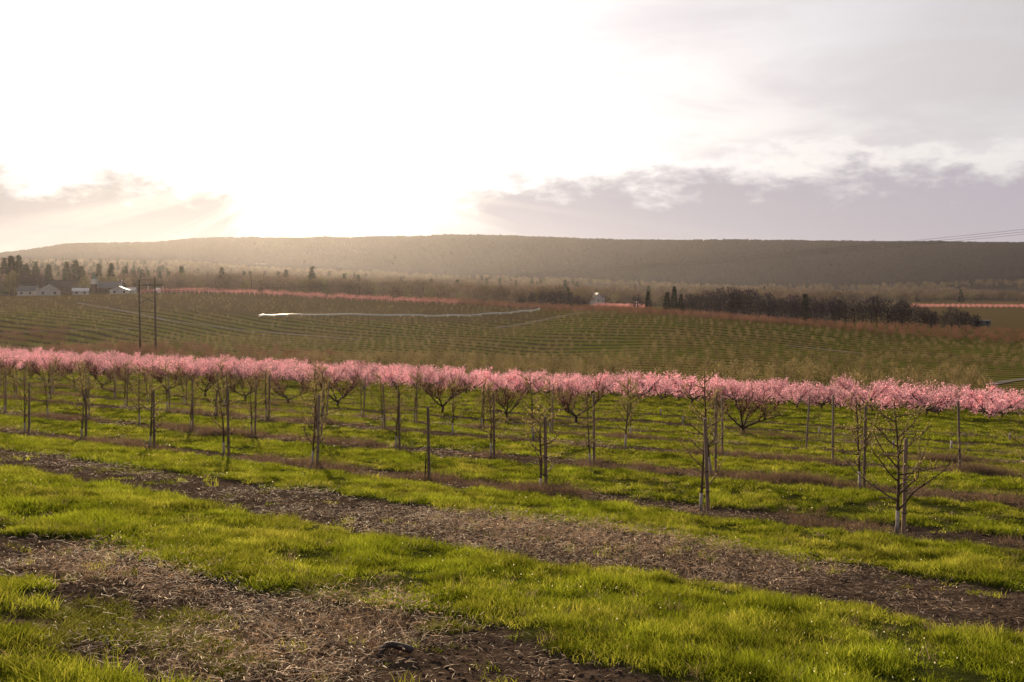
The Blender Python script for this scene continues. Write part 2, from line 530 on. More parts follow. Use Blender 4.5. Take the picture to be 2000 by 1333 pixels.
t.link(b.outputs[0], o.inputs[0])

ni, nj = len(XL), len(YL)
idx = np.arange(ni * nj).reshape(ni, nj)
F = np.stack([idx[:-1, :-1], idx[1:, :-1], idx[1:, 1:], idx[:-1, 1:]], -1).reshape(-1, 4)
gme = np_mesh('ground', np.stack([GX, GY, GZ], -1).reshape(-1, 3), F, gm, True)


def crest_y(px):
    return np.interp(px, [0, 500, 700, 900, 1000, 1150, 1300, 1500, 1640, 2000], [472, 480, 470, 455, 430, 390, 365, 345, 335, 320])


GP = 1000 + FOC * GX / np.maximum(GY, 1)
brown = sstep(GP, 1600, 1680) * sstep(GY, 430, 470) + sstep(GY, 395 - 0.02 * GP, 420 - 0.02 * GP) * (1 - sstep(GP, 1000, 1120))
wood = sstep(GY - crest_y(GP), 60, 110)
wood *= 1 - sstep(GP, 1600, 1680) * (1 - sstep(GY, 1150, 1350))
wood *= 1 - sstep(GP, 1140, 1170) * (1 - sstep(GP, 1330, 1380)) * (1 - sstep(GY, 760, 860))
for nm, arr in (('bare', GB), ('brown', np.clip(brown, 0, 1)), ('wood', wood)):
    at = gme.attributes.new(nm, 'FLOAT', 'POINT')
    at.data.foreach_set('value', arr.astype(np.float32).ravel())
tag(link('ground', gme), kind='structure')


# ------------------------------------------------------------------ mesh builder
class MB:
    def __init__(self):
        self.v, self.f = [], []

    def tube(self, pts, rad, sides=6, cap=True):
        """pts list of 3-vectors, rad list of radii"""
        pts = [np.array(p, float) for p in pts]
        base = len(self.v)
        up = None
        for i, p in enumerate(pts):
            d = pts[min(i + 1, len(pts) - 1)] - pts[max(i - 1, 0)]
            d = d / (np.linalg.norm(d) + 1e-9)
            ref = np.array([0, 0, 1.0]) if abs(d[2]) < 0.9 else np.array([1.0, 0, 0])
            a = np.cross(d, ref)
            a /= np.linalg.norm(a) + 1e-9
            if up is not None and np.dot(a, up) < 0:
                a = -a
            up = a
            b2 = np.cross(d, a)
            for k in range(sides):
                th = 2 * math.pi * k / sides
                self.v.append(tuple(p + rad[i] * (math.cos(th) * a + math.sin(th) * b2)))
        for i in range(len(pts) - 1):
            for k in range(sides):
                k2 = (k + 1) % sides
                self.f.append((base + i * sides + k, base + i * sides + k2, base + (i + 1) * sides + k2, base + (i + 1) * sides + k))
        if cap:
            self.f.append(tuple(base + k for k in range(sides))[::-1])
            self.f.append(tuple(base + (len(pts) - 1) * sides + k for k in range(sides)))

    def box(self, c, s, rz=0.0):
        base = len(self.v)
        ca, sa = math.cos(rz), math.sin(rz)
        for dx_ in (-.5, .5):
            for dy_ in (-.5, .5):
                for dz_ in (-.5, .5):
                    x, y = dx_ * s[0], dy_ * s[1]
                    self.v.append((c[0] + ca * x - sa * y, c[1] + sa * x + ca * y, c[2] + dz_ * s[2]))
        for q in ((0, 1, 3, 2), (4, 6, 7, 5), (0, 4, 5, 1), (2, 3, 7, 6), (0, 2, 6, 4), (1, 5, 7, 3)):
            self.f.append(tuple(base + k for k in q))

    def poly(self, pts):
        base = len(self.v)
        self.v += [tuple(p) for p in pts]
        self.f.append(tuple(range(base, base + len(pts))))

    def fleck(self, p, size, r=random):
        """small tilted leaf-like quad"""
        a = np.array([r.gauss(0, 1), r.gauss(0, 1), r.gauss(0, 1)])
        a /= np.linalg.norm(a) + 1e-9
        b2 = np.cross(a, [r.gauss(0, 1), r.gauss(0, 1), r.gauss(0, 1)])
        b2 /= np.linalg.norm(b2) + 1e-9
        p = np.array(p)
        self.poly([p - a * size, p + b2 * size * .6, p + a * size, p - b2 * size * .6])

    def mesh(self, name, mat, smooth=True):
        me = bpy.data.meshes.new(name)
        me.from_pydata(self.v, [], self.f)
        if smooth:
            me.polygons.foreach_set('use_smooth', np.ones(len(self.f), bool))
        me.materials.append(MATS[mat])
        me.update()
        return me


def ordinal(k):
    names = ['first', 'second', 'third', 'fourth', 'fifth', 'sixth', 'seventh', 'eighth', 'ninth', 'tenth', 'eleventh', 'twelfth', 'thirteenth',
             'fourteenth', 'fifteenth', 'sixteenth', 'seventeenth', 'eighteenth', 'nineteenth', 'twentieth']
    tens = {20: 'twenty', 30: 'thirty', 40: 'forty'}
    if k < 20:
        return names[k]
    v = k + 1
    if v in (30, 40):
        return {30: 'thirtieth', 40: 'fortieth'}[v]
    return tens[v // 10 * 10] + '-' + names[v % 10 - 1]


def copy_tree(o, parent=None):
    c = o.copy()
    col.objects.link(c)
    if parent is not None:
        c.parent = parent
    for ch in list(o.children):
        copy_tree(ch, c)
    return c


def drop(o):
    for ch in list(o.children):
        drop(ch)
    bpy.data.objects.remove(o)


def rowpos(n, px):
    u = (px - 1000) / FOC
    y = n / (NX * u + NY)
    return u * y, y


# ------------------------------------------------------------------ young apple trees and stakes
def bend(p0, d0, length, seg, r, curl, up):
    """points of a branch that bends"""
    pts = [np.array(p0, float)]
    d = np.array(d0, float)
    d /= np.linalg.norm(d)
    for i in range(seg):
        d = d + np.array([r.gauss(0, curl), r.gauss(0, curl), r.gauss(0, curl) + up])
        d /= np.linalg.norm(d)
        pts.append(pts[-1] + d * length / seg)
    return pts


def apple_branch(p0, az_, elev, length, r, twigs=5, buds=None, rad=0.014):
    mb = MB()
    d = (math.cos(az_) * math.cos(elev), math.sin(az_) * math.cos(elev), math.sin(elev))
    pts = bend(p0, d, length, 7, r, 0.09, 0.045)
    mb.tube(pts, [rad * (1 - 0.75 * i / 7) for i in range(8)], 5)
    for k in range(twigs):
        i = r.randint(2, 7)
        a2 = r.uniform(0, 2 * math.pi)
        l2 = length * r.uniform(0.18, 0.5)
        dd = pts[i] - pts[i - 1]
        dd /= np.linalg.norm(dd)
        d2 = dd + 0.8 * np.array([math.cos(a2), math.sin(a2), 0.35])
        q = bend(pts[i], d2, l2, 4, r, 0.12, 0.06)
        mb.tube(q, [0.008, 0.007, 0.006, 0.005, 0.004], 3)
        if buds is not None:
            for j in range(3, 11):
                f = j / 10 * 4
                jj = min(int(f), 3)
                p = q[jj] + (q[jj + 1] - q[jj]) * (f - jj)
                buds.fleck(p + np.array([r.gauss(0, .012), r.gauss(0, .012), r.gauss(0, .012)]), r.uniform(0.009, 0.020), r)
    if buds is not None:
        for j in range(2, 14):
            f = j / 14 * 7
            jj = min(int(f), 6)
            p = pts[jj] + (pts[jj + 1] - pts[jj]) * (f - jj)
            buds.fleck(p + np.array([r.gauss(0, .015), r.gauss(0, .015), r.gauss(0, .015)]), r.uniform(0.009, 0.021), r)
    return mb


def make_apple(h=2.4, spread=0.9, nb=9, lean=0.1, seed=1, separate=True, twigs=5, low=0.55, spreaders=0, budsz=1):
    r = random.Random(seed)
    root = link('apple_tree', None)
    lead = bend((0, 0, 0), ((lean if separate else lean * r.choice((-1, 1)) * 0.6), 0.03, 1), h, 9, r, 0.035, 0.04)
    rr = [0.034 * (1 - 0.8 * i / 9) + 0.004 for i in range(10)]
    rr[0] *= 1.35
    tm = MB()
    tm.tube(lead, rr, 7)
    link('trunk', tm.mesh('apple_trunk', 'bark'), root)
    # pale whitewashed foot of the trunk
    g = MB()
    k = 2
    g.tube([lead[0] - np.array([0, 0, .03]), (lead[0] + lead[1]) / 2, lead[1], lead[1] + (lead[2] - lead[1]) * 0.75], [0.052, 0.043, 0.039, 0.037], 8)
    link('trunk_guard', g.mesh('trunk_guard', 'guard_white'), root)
    buds = MB()
    allb = MB()
    for i in range(nb):
        hz = low + (h * 0.94 - low) * (i + r.random() * 0.6) / nb
        f = hz / h * 9
        jj = min(int(f), 8)
        p = lead[jj] + (lead[jj + 1] - lead[jj]) * (f - jj)
        az_ = i * 2.4 + r.uniform(-.5, .5)
        ln = spread * (1.15 - 0.75 * hz / h) * r.uniform(0.75, 1.2)
        mb = apple_branch(p, az_, r.uniform(0.25, 0.75), ln, r, twigs, buds, 0.017 + 0.007 * (1 - hz / h))
        if separate:
            link('branch', mb.mesh('apple_branch', 'twig'), root)
        else:
            off = len(allb.v)
            allb.v += mb.v
            allb.f += [tuple(q + off for q in f_) for f_ in mb.f]
    if not separate:
        link('branches', allb.mesh('apple_branches', 'twig'), root)
    # twiggy top
    for k in range(5):
        mb = apple_branch(lead[8 - k % 3], r.uniform(0, 6.28), 1.0, 0.35, r, 2, buds, 0.007)
        allb2 = mb
        if k == 0:
            topm = allb2
        else:
            off = len(topm.v)
            topm.v += mb.v
            topm.f += [tuple(q + off for q in f_) for f_ in mb.f]
    link('top_twigs', topm.mesh('top_twigs', 'twig'), root)
    bo = link('leaf_buds', buds.mesh('leaf_buds', 'bud', False), root)
    bo['kind'] = 'stuff'
    for k in range(spreaders):
        s_ = MB()
        hz = 0.75 + 0.42 * k
        f = hz / h * 9
        jj = int(f)
        p = lead[jj] + (lead[jj + 1] - lead[jj]) * (f - jj)
        a_ = 3.3 if k % 2 == 0 else -0.4 + 0.3 * k
        ln = r.uniform(0.35, 0.5)
        q = p + np.array([math.cos(a_) * ln, math.sin(a_) * ln * .5, r.uniform(-0.1, 0.16)])
        s_.tube([p, q], [0.013, 0.013], 4)
        link('spreader_stick', s_.mesh('spreader_stick', 'post_wood', False), root)
    return root


def post_mesh(hh, r0, seed):
    r = random.Random(seed)
    mb = MB()
    zs = [-0.25, 0.0, 0.35, 0.8, 1.3, hh - 0.03, hh]
    mb.tube([(r.gauss(0, .004), r.gauss(0, .004), z) for z in zs], [r0, r0, r0 * r.uniform(.96, 1.02), r0 * r.uniform(.94, 1.0), r0 * .95, r0 * .93, r0 * .78], 9)
    return mb.mesh('stake_pole', 'post_wood')


POSTS = [post_mesh(2.1, 0.043, k) for k in range(4)]
tie = MB()
tie.tube([(0.075 * math.cos(a), 0.06 * math.sin(a), 0.0) for a in np.linspace(0, 2 * math.pi, 11)], [0.008] * 11, 4, False)
TIE = tie.mesh('tie_band', 'tie_black')


def place_post(x, y, hh, label, group, tilt=(0, 0), ties=(0.55, 1.25), k=0, thick=1.0):
    rt = link('wooden_stake', None, None, (x, y, float(gz(x, y))))
    rt.rotation_euler = (tilt[0], tilt[1], random.uniform(0, 6))
    p = link('pole', POSTS[k % 4], rt)
    p.scale = (thick, thick, hh / 2.1)
    for z in ties:
        tt = link('tie_band', TIE, rt, (0, 0, z))
        tt.rotation_euler = (0.15, 0.1, 0)
        tt.scale = (thick * .85, thick, 1)
    tag(rt, label, 'stake', group)
    return rt


ROW1 = [1765, 1383, 1067, 838, 620, 447, 302, 168, 57]
R1CFG = {1765: dict(h=2.65, spread=1.4, nb=14, lean=0.13, seed=5, twigs=7, spreaders=4, low=0.5),
         1383: dict(h=2.25, spread=0.95, nb=4, lean=0.03, seed=8, twigs=4, low=0.45),
         1067: dict(h=2.2, spread=1.0, nb=11, lean=0.05, seed=15, twigs=6, spreaders=3, low=0.45),
         620: dict(h=2.55, spread=0.85, nb=14, lean=0.05, seed=21, twigs=7, low=0.5),
         447: dict(h=2.6, spread=0.9, nb=9, lean=0.06, seed=33, twigs=6, spreaders=1, low=0.7),
         302: dict(h=2.5, spread=0.8, nb=10, lean=0.05, seed=41, twigs=6),
         168: dict(h=2.4, spread=0.8, nb=11, lean=0.05, seed=47, twigs=7, low=0.8),
         57: dict(h=2.5, spread=0.8, nb=11, lean=0.05, seed=53, twigs=6, low=0.7)}
POSTH = {1765: 1.98, 1383: 2.15, 1067: 1.98, 838: 2.08, 620: 2.2, 447: 2.4, 302: 2.1, 168: 2.0, 57: 2.1}
tcount = 0
desc1 = {1765: 'largest young apple tree in front at right, whitewashed foot and bare spreading branches',
         1383: 'thin whip-like young tree with two low side shoots beside the tall front stake',
         1067: 'low bushy young apple tree in the middle of the front row, with brace sticks'}
for i, px in enumerate(ROW1):
    x, y = rowpos(20.7, px)
    lab = 'weathered wooden stake in the front tree row, %s stake from the right' % ordinal(i)
    if px == 838:
        lab = 'bare wooden stake in the front row with only a dead black stub tied to it'
    place_post(x, y, POSTH[px], lab, 'stakes in the front tree row', (random.gauss(0, .012), 0.045 if px in (838, 1383) else random.gauss(0.01, .02)), (0.5, 0.95), i)
    if px in R1CFG:
        tr = make_apple(**R1CFG[px])
        off = -0.16 if px != 1383 else -0.17
        tr.location = (x + off, y - 0.03, float(gz(x + off, y - 0.03)))
        tag(tr, desc1.get(px, 'leafless young apple tree, %s tree from the right in the front row' % ordinal(i - (1 if i > 3 else 0))), 'apple tree', 'young apple trees in the front row')
    else:
        st = MB()
        st.tube([(-0.11, -.02, -.05), (-0.10, -.02, .3), (-0.085, -.02, .62), (-0.075, -.02, .8)], [0.024, 0.02, 0.018, 0.008], 6)
        so = link('dead_stub', st.mesh('dead_stub', 'tie_black'), None, (x, y, float(gz(x, y))))
        tag(so, 'thin dead black tree stub tied to the bare stake in the front row', 'dead tree')

APPLE = [make_apple(h=2.5 + 0.12 * k, spread=0.9, nb=13 + k % 3, lean=0.07, seed=100 + k, separate=False, twigs=9, low=0.6) for k in range(5)]
ROWS = {2: (27.4, [2025, 1688, 1398, 1160, 965, 780, 627, 498, 377, 272, 174, 95, 12, -60]),
        3: (34.1, [1875, 1627, 1411, 1221, 1042, 884, 752, 636, 525, 424, 332, 248, 170, 99, 33, -30]),
        4: (40.8, [2008, 1575, 1399, 1231, 1079, 944, 814, 710, 615, 525, 442, 365, 293, 226, 163, 105, 50, 0, -50])}
SKIPTREE = {(3, 1875), (3, 1627), (4, 1575), (4, 2008), (3, 1411)}
SKIPPOST = {(3, 1221), (3, 884), (2, 272), (2, 95), (4, 1231), (3, 1042)}
rownm = {2: 'second', 3: 'third', 4: 'fourth'}
for rk, (n_, pxs) in ROWS.items():
    vis = 0
    for i, px in enumerate(pxs):
        x, y = rowpos(n_, px)
        inside = 0 <= px < 2000
        pos = ('%s from the right in the %s tree row' % (ordinal(vis), rownm[rk])) if inside else ('outside the %s edge in the %s tree row' % ('right' if px > 1000 else 'left', rownm[rk]))
        if (rk, px) not in SKIPPOST:
            place_post(x, y, random.uniform(2.05, 2.4), 'grey wooden stake, ' + pos, 'stakes in the %s tree row' % rownm[rk],
                       (random.gauss(0, .02), random.gauss(0.01, .025)), (0.6,), i, 0.95)
        if (rk, px) not in SKIPTREE:
            o = copy_tree(APPLE[(i * 3 + rk) % 5])
            sx = -0.12 if (rk, px) not in SKIPPOST else 0
            o.location = (x + sx, y, float(gz(x + sx, y)))
            o.rotation_euler = (random.gauss(0, .03), random.gauss(0, .04), random.uniform(0, 6.28))
            s_ = random.uniform(0.85, 1.12)
            if rk == 2 and px in (1688,):
                s_ = 1.0
            o.scale = (s_, s_, s_)
            tag(o, 'leafless young apple tree, ' + pos, 'apple tree', 'young apple trees in the %s row' % rownm[rk])
        if inside:
            vis += 1
for a in APPLE:
    drop(a)

# ------------------------------------------------------------------ peach trees
def make_peach(seed, bloom='blossom', h=2.75, rad=2.1, flecks=3800, fsz=0.046, name='peach_tree'):
    r = random.Random(seed)
    root = link(name, None)
    trunk = MB()
    th = r.uniform(0.35, 0.55)
    trunk.tube([(0, 0, -0.1), (0, 0, 0.1), (r.gauss(0, .03), r.gauss(0, .03), th)], [0.12, 0.09, 0.08], 8)
    link('trunk', trunk.mesh('peach_trunk', 'peach_bark'), root)
    twig, fl = MB(), MB()
    nl = r.choice((3, 4, 4))
    a0 = r.uniform(0, 6.28)
    ends = []
    limb = MB()
    for k in range(nl):
        az_ = a0 + k * 2 * math.pi / nl + r.gauss(0, .2)
        pts = bend((0, 0, th - .03), (math.cos(az_), math.sin(az_), r.uniform(*((0.2, 0.55) if bloom == 'blossom' else (0.45, 0.8)))), rad * 1.15, 7, r, 0.12, 0.03)
        limb.tube(pts, [0.060 - 0.0062 * i for i in range(8)], 6)
        for i in range(3, 8):
            ends.append(pts[i])
        for q in range(3):
            i = r.randint(2, 5)
            a2 = az_ + r.choice((-1, 1)) * r.uniform(.5, 1.2)
            p2 = bend(pts[i], (math.cos(a2), math.sin(a2), 0.7), rad * 0.6, 5, r, 0.13, 0.05)
            limb.tube(p2, [0.034, 0.028, 0.023, 0.018, 0.013, 0.008], 5)
            ends += p2[1:]
    link('limbs', limb.mesh('peach_limbs', 'peach_bark'), root)
    segs = []
    for e in ends:
        for k in range(5):
            a2 = r.uniform(0, 6.28)
            sp_ = r.uniform(0.1, 0.9)
            ln = r.uniform(0.5, 1.0)
            if e[2] + ln > h:
                ln = max(0.3, h - e[2] + r.uniform(-.1, .15))
            out = np.array([e[0], e[1], 0]) / (np.hypot(e[0], e[1]) + .1)
            q = bend(e, np.array([math.cos(a2) * sp_, math.sin(a2) * sp_, r.choice((0.8, 0.7, 0.5, -0.15) if bloom == 'blossom' else (.8, .7))]) + out * 0.25, ln, 3, r, .12, .05)
            twig.tube(q, [0.010, 0.008, 0.007, 0.005], 3)
            segs.append(q)
    link('twigs', twig.mesh('peach_twigs', 'peach_twig'), root)['kind'] = 'stuff'
    for k in range(flecks):
        q = r.choice(segs)
        f = r.uniform(0.1, 2.999)
        jj = int(f)
        p = q[jj] + (q[jj + 1] - q[jj]) * (f - jj)
        fl.fleck(p + np.array([r.gauss(0, .03), r.gauss(0, .03), r.gauss(0, .03)]), r.uniform(.6, 1.3) * fsz, r)
    bo = link('blossoms', fl.mesh('peach_blossoms', bloom, False), root)
    bo['kind'] = 'stuff'
    return root


PINK = [make_peach(200 + k) for k in range(6)]
DULL = [make_peach(260 + k, 'blossom_dull', 2.9, 1.8, 1000, 0.028) for k in range(4)]


def put(proto, x, y, s_, rz=None):
    o = copy_tree(proto)
    o.location = (x, y, float(gz(x, y)) - 0.02)
    o.rotation_euler = (0, 0, random.uniform(0, 6.28) if rz is None else rz)
    o.scale = (s_, s_, s_ * random.uniform(.94, 1.06))
    return o


P1 = [1451, 1125, 990, 864, 659, 563, 479, 401, 327, 259, 200, 147, 95, 45, 0, -45]
for i, px in enumerate(P1):
    x, y = rowpos(49.9, px)
    o = put(DULL[i % 4], x, y, random.uniform(.95, 1.08))
    if px == 1451:
        lab = 'wide open-branched peach tree standing alone at the right, nearly bare with one long low limb'
    else:
        lab = 'sparsely blooming dull red peach tree, %s from the right before the pink band' % ordinal(i)
    tag(o, lab, 'peach tree', 'sparsely blooming peach trees before the pink band')
pink_n = [80, 86.5, 93, 99.5, 106, 112.5, 119]
pend = [1946, 1960, 1945, 1938, 1925, 1930, 1900]
for k, (n_, pe) in enumerate(zip(pink_n, pend)):
    x0, y0 = rowpos(n_, pe)
    cnt = 0
    for i in range(60):
        x, y = x0 - NY * 5.0 * i + random.gauss(0, .25), y0 + NX * 5.0 * i + random.gauss(0, .25)
        px = 1000 + FOC * x / y
        if px < -60:
            break
        if k in (1, 3) and i % 17 == 11:
            continue                     # a gap where a tree was lost
        o = put(PINK[(i * 5 + k * 2 + i // 6) % 6], x, y, random.uniform(.86, 1.14))
        if k == 0:
            lab = 'peach tree in full pink bloom, %s from the right in the nearest pink row' % ordinal(i)
        elif k == 1:
            lab = 'peach tree in full pink bloom, %s from the right in the second pink row' % ordinal(i)
        else:
            lab = 'peach tree in full pink bloom inside the pink band, behind its two nearest rows'
        tag(o, lab, 'peach tree', 'pink peach trees in the two nearest pink rows' if k < 2 else 'pink peach trees deeper in the pink band')
for a in PINK + DULL:
    drop(a)

# small replanted saplings on the grass between
for k, (px, py) in enumerate([(1333, 828), (1290, 812), (1745, 880), (1858, 880), (1972, 862), (1600, 850)]):
    x, y = hit(px, py)
    sm = MB()
    sm.tube([(0, 0, -.05), (0.02, 0, .6), (0.05, 0.02, 1.5)], [0.014, 0.011, 0.004], 5)
    for q in range(7):
        a = q * 2.1
        sm.tube([(0.02, 0, .6 + .1 * q), (0.02 + .3 * math.cos(a), .3 * math.sin(a), .85 + .1 * q)], [0.006, 0.003], 3)
    root = link('sapling', None, None, (x, y, float(gz(x, y))))
    link('stem', sm.mesh('sapling_stem', 'twig'), root)
    g = MB()
    g.tube([(0, 0, -.05), (0.01, 0, .42)], [0.05, 0.045], 7)
    link('trunk_guard', g.mesh('sapling_guard', 'guard_white'), root)
    tag(root, 'tiny replanted sapling with pale guard on the open grass, %s from the left' % ordinal([1, 0, 3, 4, 5, 2][k]), 'sapling', 'replanted saplings on the open grass')


# ------------------------------------------------------------------ scattered stuff through geometry nodes
def scatter(name, label, cat, protos, P_, S_, rotz, tilt=None, kind='stuff'):
    """one object: the mesh's vertices carry instances of the unlinked prototype meshes"""
    me = bpy.data.meshes.new(name + '_points')
    P_ = np.asarray(P_, np.float32)
    N = len(P_)
    me.vertices.add(N)
    me.vertices.foreach_set('co', P_.ravel())
    a = me.attributes.new('scl', 'FLOAT_VECTOR', 'POINT')
    a.data.foreach_set('vector', np.asarray(S_, np.float32).ravel())
    rot = np.zeros((N, 3), np.float32)
    rot[:, 2] = rotz
    if tilt is not None:
        rot[:, :2] = tilt
    a = me.attributes.new('rot', 'FLOAT_VECTOR', 'POINT')
    a.data.foreach_set('vector', rot.ravel())
    a = me.attributes.new('pick', 'INT', 'POINT')
    a.data.foreach_set('value', rng.integers(0, len(protos), N).astype(np.int32))
    ob = link(name, me)
    ng = bpy.data.node_groups.new(name + '_nodes', 'GeometryNodeTree')
    ng.interface.new_socket('Geometry', in_out='INPUT', socket_type='NodeSocketGeometry')
    ng.interface.new_socket('Geometry', in_out='OUTPUT', socket_type='NodeSocketGeometry')
    L = ng.links.new
    gi, go = ng.nodes.new('NodeGroupInput'), ng.nodes.new('NodeGroupOutput')
    iop = ng.nodes.new('GeometryNodeInstanceOnPoints')
    jn = ng.nodes.new('GeometryNodeJoinGeometry')
    for p in reversed(protos):
        oi = ng.nodes.new('GeometryNodeObjectInfo')
        oi.inputs['Object'].default_value = p
        oi.inputs['As Instance'].default_value = True
        L(oi.outputs['Geometry'], jn.inputs[0])
    L(gi.outputs[0], iop.inputs['Points'])
    L(jn.outputs[0], iop.inputs['Instance'])
    iop.inputs['Pick Instance'].default_value = True

    def named(nm, ty):
        nd = ng.nodes.new('GeometryNodeInputNamedAttribute')
        nd.data_type = ty
        nd.inputs['Name'].default_value = nm
        return nd.outputs['Attribute']
    L(named('pick', 'INT'), iop.inputs['Instance Index'])
    er = ng.nodes.new('FunctionNodeEulerToRotation')
    L(named('rot', 'FLOAT_VECTOR'), er.inputs[0])
    L(er.outputs[0], iop.inputs['Rotation'])
    L(named('scl', 'FLOAT_VECTOR'), iop.inputs['Scale'])
    L(iop.outputs[0], go.inputs[0])
    md = ob.modifiers.new('scatter', 'NODES')
    md.node_group = ng
    tag(ob, label, cat, None, kind)
    return ob


def proto(name, V, F, mat, smooth=False):
    return bpy.data.objects.new(name, np_mesh(name, V, F, mat, smooth))


def tuft(name, nb, rad, hmin, hmax, wid, lean, mat, seed, droop=0.35):
    g = np.random.default_rng(seed)
    V, F = [], []
    for k in range(nb):
        a, rr = g.uniform(0, 6.28), rad * math.sqrt(g.random())
        p = np.array([rr * math.cos(a), rr * math.sin(a), -0.02])
        hh = g.uniform(hmin, hmax)
        d = np.array([g.normal(0, lean), g.normal(0, lean), 1.0])
        fa = g.uniform(0, 6.28)
        wv = np.array([math.cos(fa), math.sin(fa), 0]) * wid * g.uniform(.7, 1.2)
        m1 = p + d * hh * .55
        tip = p + d * hh + np.array([d[0], d[1], 0]) * hh * droop * 2 - np.array([0, 0, droop * hh * .3])
        b0 = len(V)
        V += [p - wv / 2, p + wv / 2, m1 + wv * .4, m1 - wv * .4, tip]
        F += [(b0, b0 + 1, b0 + 2), (b0, b0 + 2, b0 + 3), (b0 + 3, b0 + 2, b0 + 4)]
    return proto(name, V, F, mat)


def area_points(y0, y1, dens, umax=0.72, umin=-0.66):
    """uniform on the ground plan inside the view wedge"""
    if y0 < 40:
        umax, umin = max(umax, .60 + 2.5 / y0), min(umin, -.58 - 2.5 / y0)      # room for a step to the side
    A = 0.5 * (umax - umin) * (y1 * y1 - y0 * y0)
    N = int(A * dens)
    y = np.sqrt(rng.uniform(y0 * y0, y1 * y1, N))
    x = rng.uniform(umin, umax, N) * y
    return x, y


TUFT = [tuft('grass_tuft', 26, 0.10, 0.07, 0.165, 0.0075, 0.28, 'grass_blade', 300 + k) for k in range(5)]
px_, py2, sc_ = [], [], []
for (y0, y1, dens) in ((5.5, 10, 190), (10, 14, 170), (14, 19, 120), (19, 26, 75), (26, 36, 42), (36, 50, 22), (50, 70, 12), (70, 100, 6), (100, 170, 2.4)):
    x, y = area_points(y0, y1, dens)
    g = 1 - bare(x, y)
    n, s = ns(x, y)
    clump = fbm(x, y, 1.6, 61, 3)
    patch = fbm(x, y, 0.35, 66, 3)
    keep = (rng.random(len(x)) < g * np.clip(0.25 + 3.2 * (clump - 0.35) + 1.0 * (patch - .4), 0.10, 1)) & (n < 124)
    keep |= (rng.random(len(x)) < 0.018 * (fbm(x, y, 0.5, 71, 2) > 0.55)) & (n < 60)
    x, y, clump, patch = x[keep], y[keep], clump[keep], patch[keep]
    wd = math.sqrt(170 / dens) ** 0.85
    hh = (0.22 + 3.0 * np.clip(clump - .25, 0, 1)) * (0.6 + 0.8 * patch) * rng.uniform(.75, 1.25, len(x)) * 0.82
    sc_.append(np.stack([np.full(len(x), wd) * rng.uniform(.8, 1.2, len(x)), np.full(len(x), wd), hh], -1))
    px_.append(x)
    py2.append(y)
x, y, S = np.concatenate(px_), np.concatenate(py2), np.concatenate(sc_)
scatter('grass', 'bright green backlit turf in long strips between the bare soil strips', 'grass', TUFT, np.stack([x, y, gz(x, y)], -1), S, rng.uniform(0, 6.28, len(x)), rng.normal(0, .08, (len(x), 2)))

# straw lying on the bare strips
def straw_proto(seed, nb=22, rad=0.16):
    g = np.random.default_rng(seed)
    V, F = [], []
    for k in range(nb):
        p = np.array([g.normal(0, rad), g.normal(0, rad), g.uniform(0.004, 0.05)])
        a = g.uniform(0, 6.28)
        d = np.array([math.cos(a), math.sin(a), g.normal(0.05, .18)]) * g.uniform(.025, .10)
        wv = np.array([-math.sin(a), math.cos(a), g.normal(0, .4)]) * g.uniform(.0016, .0036)
        b0 = len(V)
        mid_ = p + d * .5 + np.array([0, 0, g.uniform(0, .008)])
        V += [p - wv, p + wv, mid_ + wv, mid_ - wv, p + d + wv * .4, p + d - wv * .4]
        F += [(b0, b0 + 1, b0 + 2, b0 + 3), (b0 + 3, b0 + 2, b0 + 4, b0 + 5)]
    return proto('straw_wisp', V, F, 'straw')


STRAW = [straw_proto(400 + k) for k in range(5)]
HEAP = [(*hit(730, 1215), 0.6, 0.25), (*hit(190, 1130), 0.7, 0.32), (*hit(340, 1160), 0.5, 0.12), (*hit(630, 1240), 0.8, 0.2), (*hit(480, 1290), 0.8, .2), (*hit(1100, 1050), 2.2, .14), (*hit(1260, 1075), 2.0, .14), (*hit(980, 1030), 1.8, .1), (*hit(1420, 1110), 1.4, .08)]
HOSE = hit(775, 1283)
px_, py2, sc_, zz_ = [], [], [], []
for (y0, y1, dens) in ((5.5, 12, 42), (12, 20, 26), (20, 32, 14), (32, 60, 3)):
    x, y = area_points(y0, y1, dens)
    g = bare(x, y)
    dn = 0.10 + 1.1 * np.clip(fbm(x, y, 0.55, 81, 3) - 0.42, 0, 1) * 2
    lift = np.zeros(len(x))
    for hx, hy, hr, hh in HEAP:
        q = np.exp(-((x - hx) ** 2 + (y - hy) ** 2) / (hr * hr))
        dn = dn + 1.1 * q
        lift = lift + hh * q
    dn = dn * np.clip((np.hypot((x - HOSE[0]) * .8, y - HOSE[1] + .25) - .18) * 2.2, 0, 1)
    keep = rng.random(len(x)) < g * dn
    x, y, lift = x[keep], y[keep], lift[keep]
    s_ = math.sqrt(50 / dens) ** .7 * rng.uniform(.7, 1.3, len(x))
    px_.append(x)
    py2.append(y)
    zz_.append(lift * rng.random(len(x)))
    sc_.append(np.stack([s_, s_, s_ * (1 + lift * 3)], -1))
x, y, S, zl = np.concatenate(px_), np.concatenate(py2), np.concatenate(sc_), np.concatenate(zz_)
scatter('straw', 'dry tan straw and dead stalks littering the bare soil strips', 'straw', STRAW, np.stack([x, y, gz(x, y) + zl], -1), S, rng.uniform(0, 6.28, len(x)))

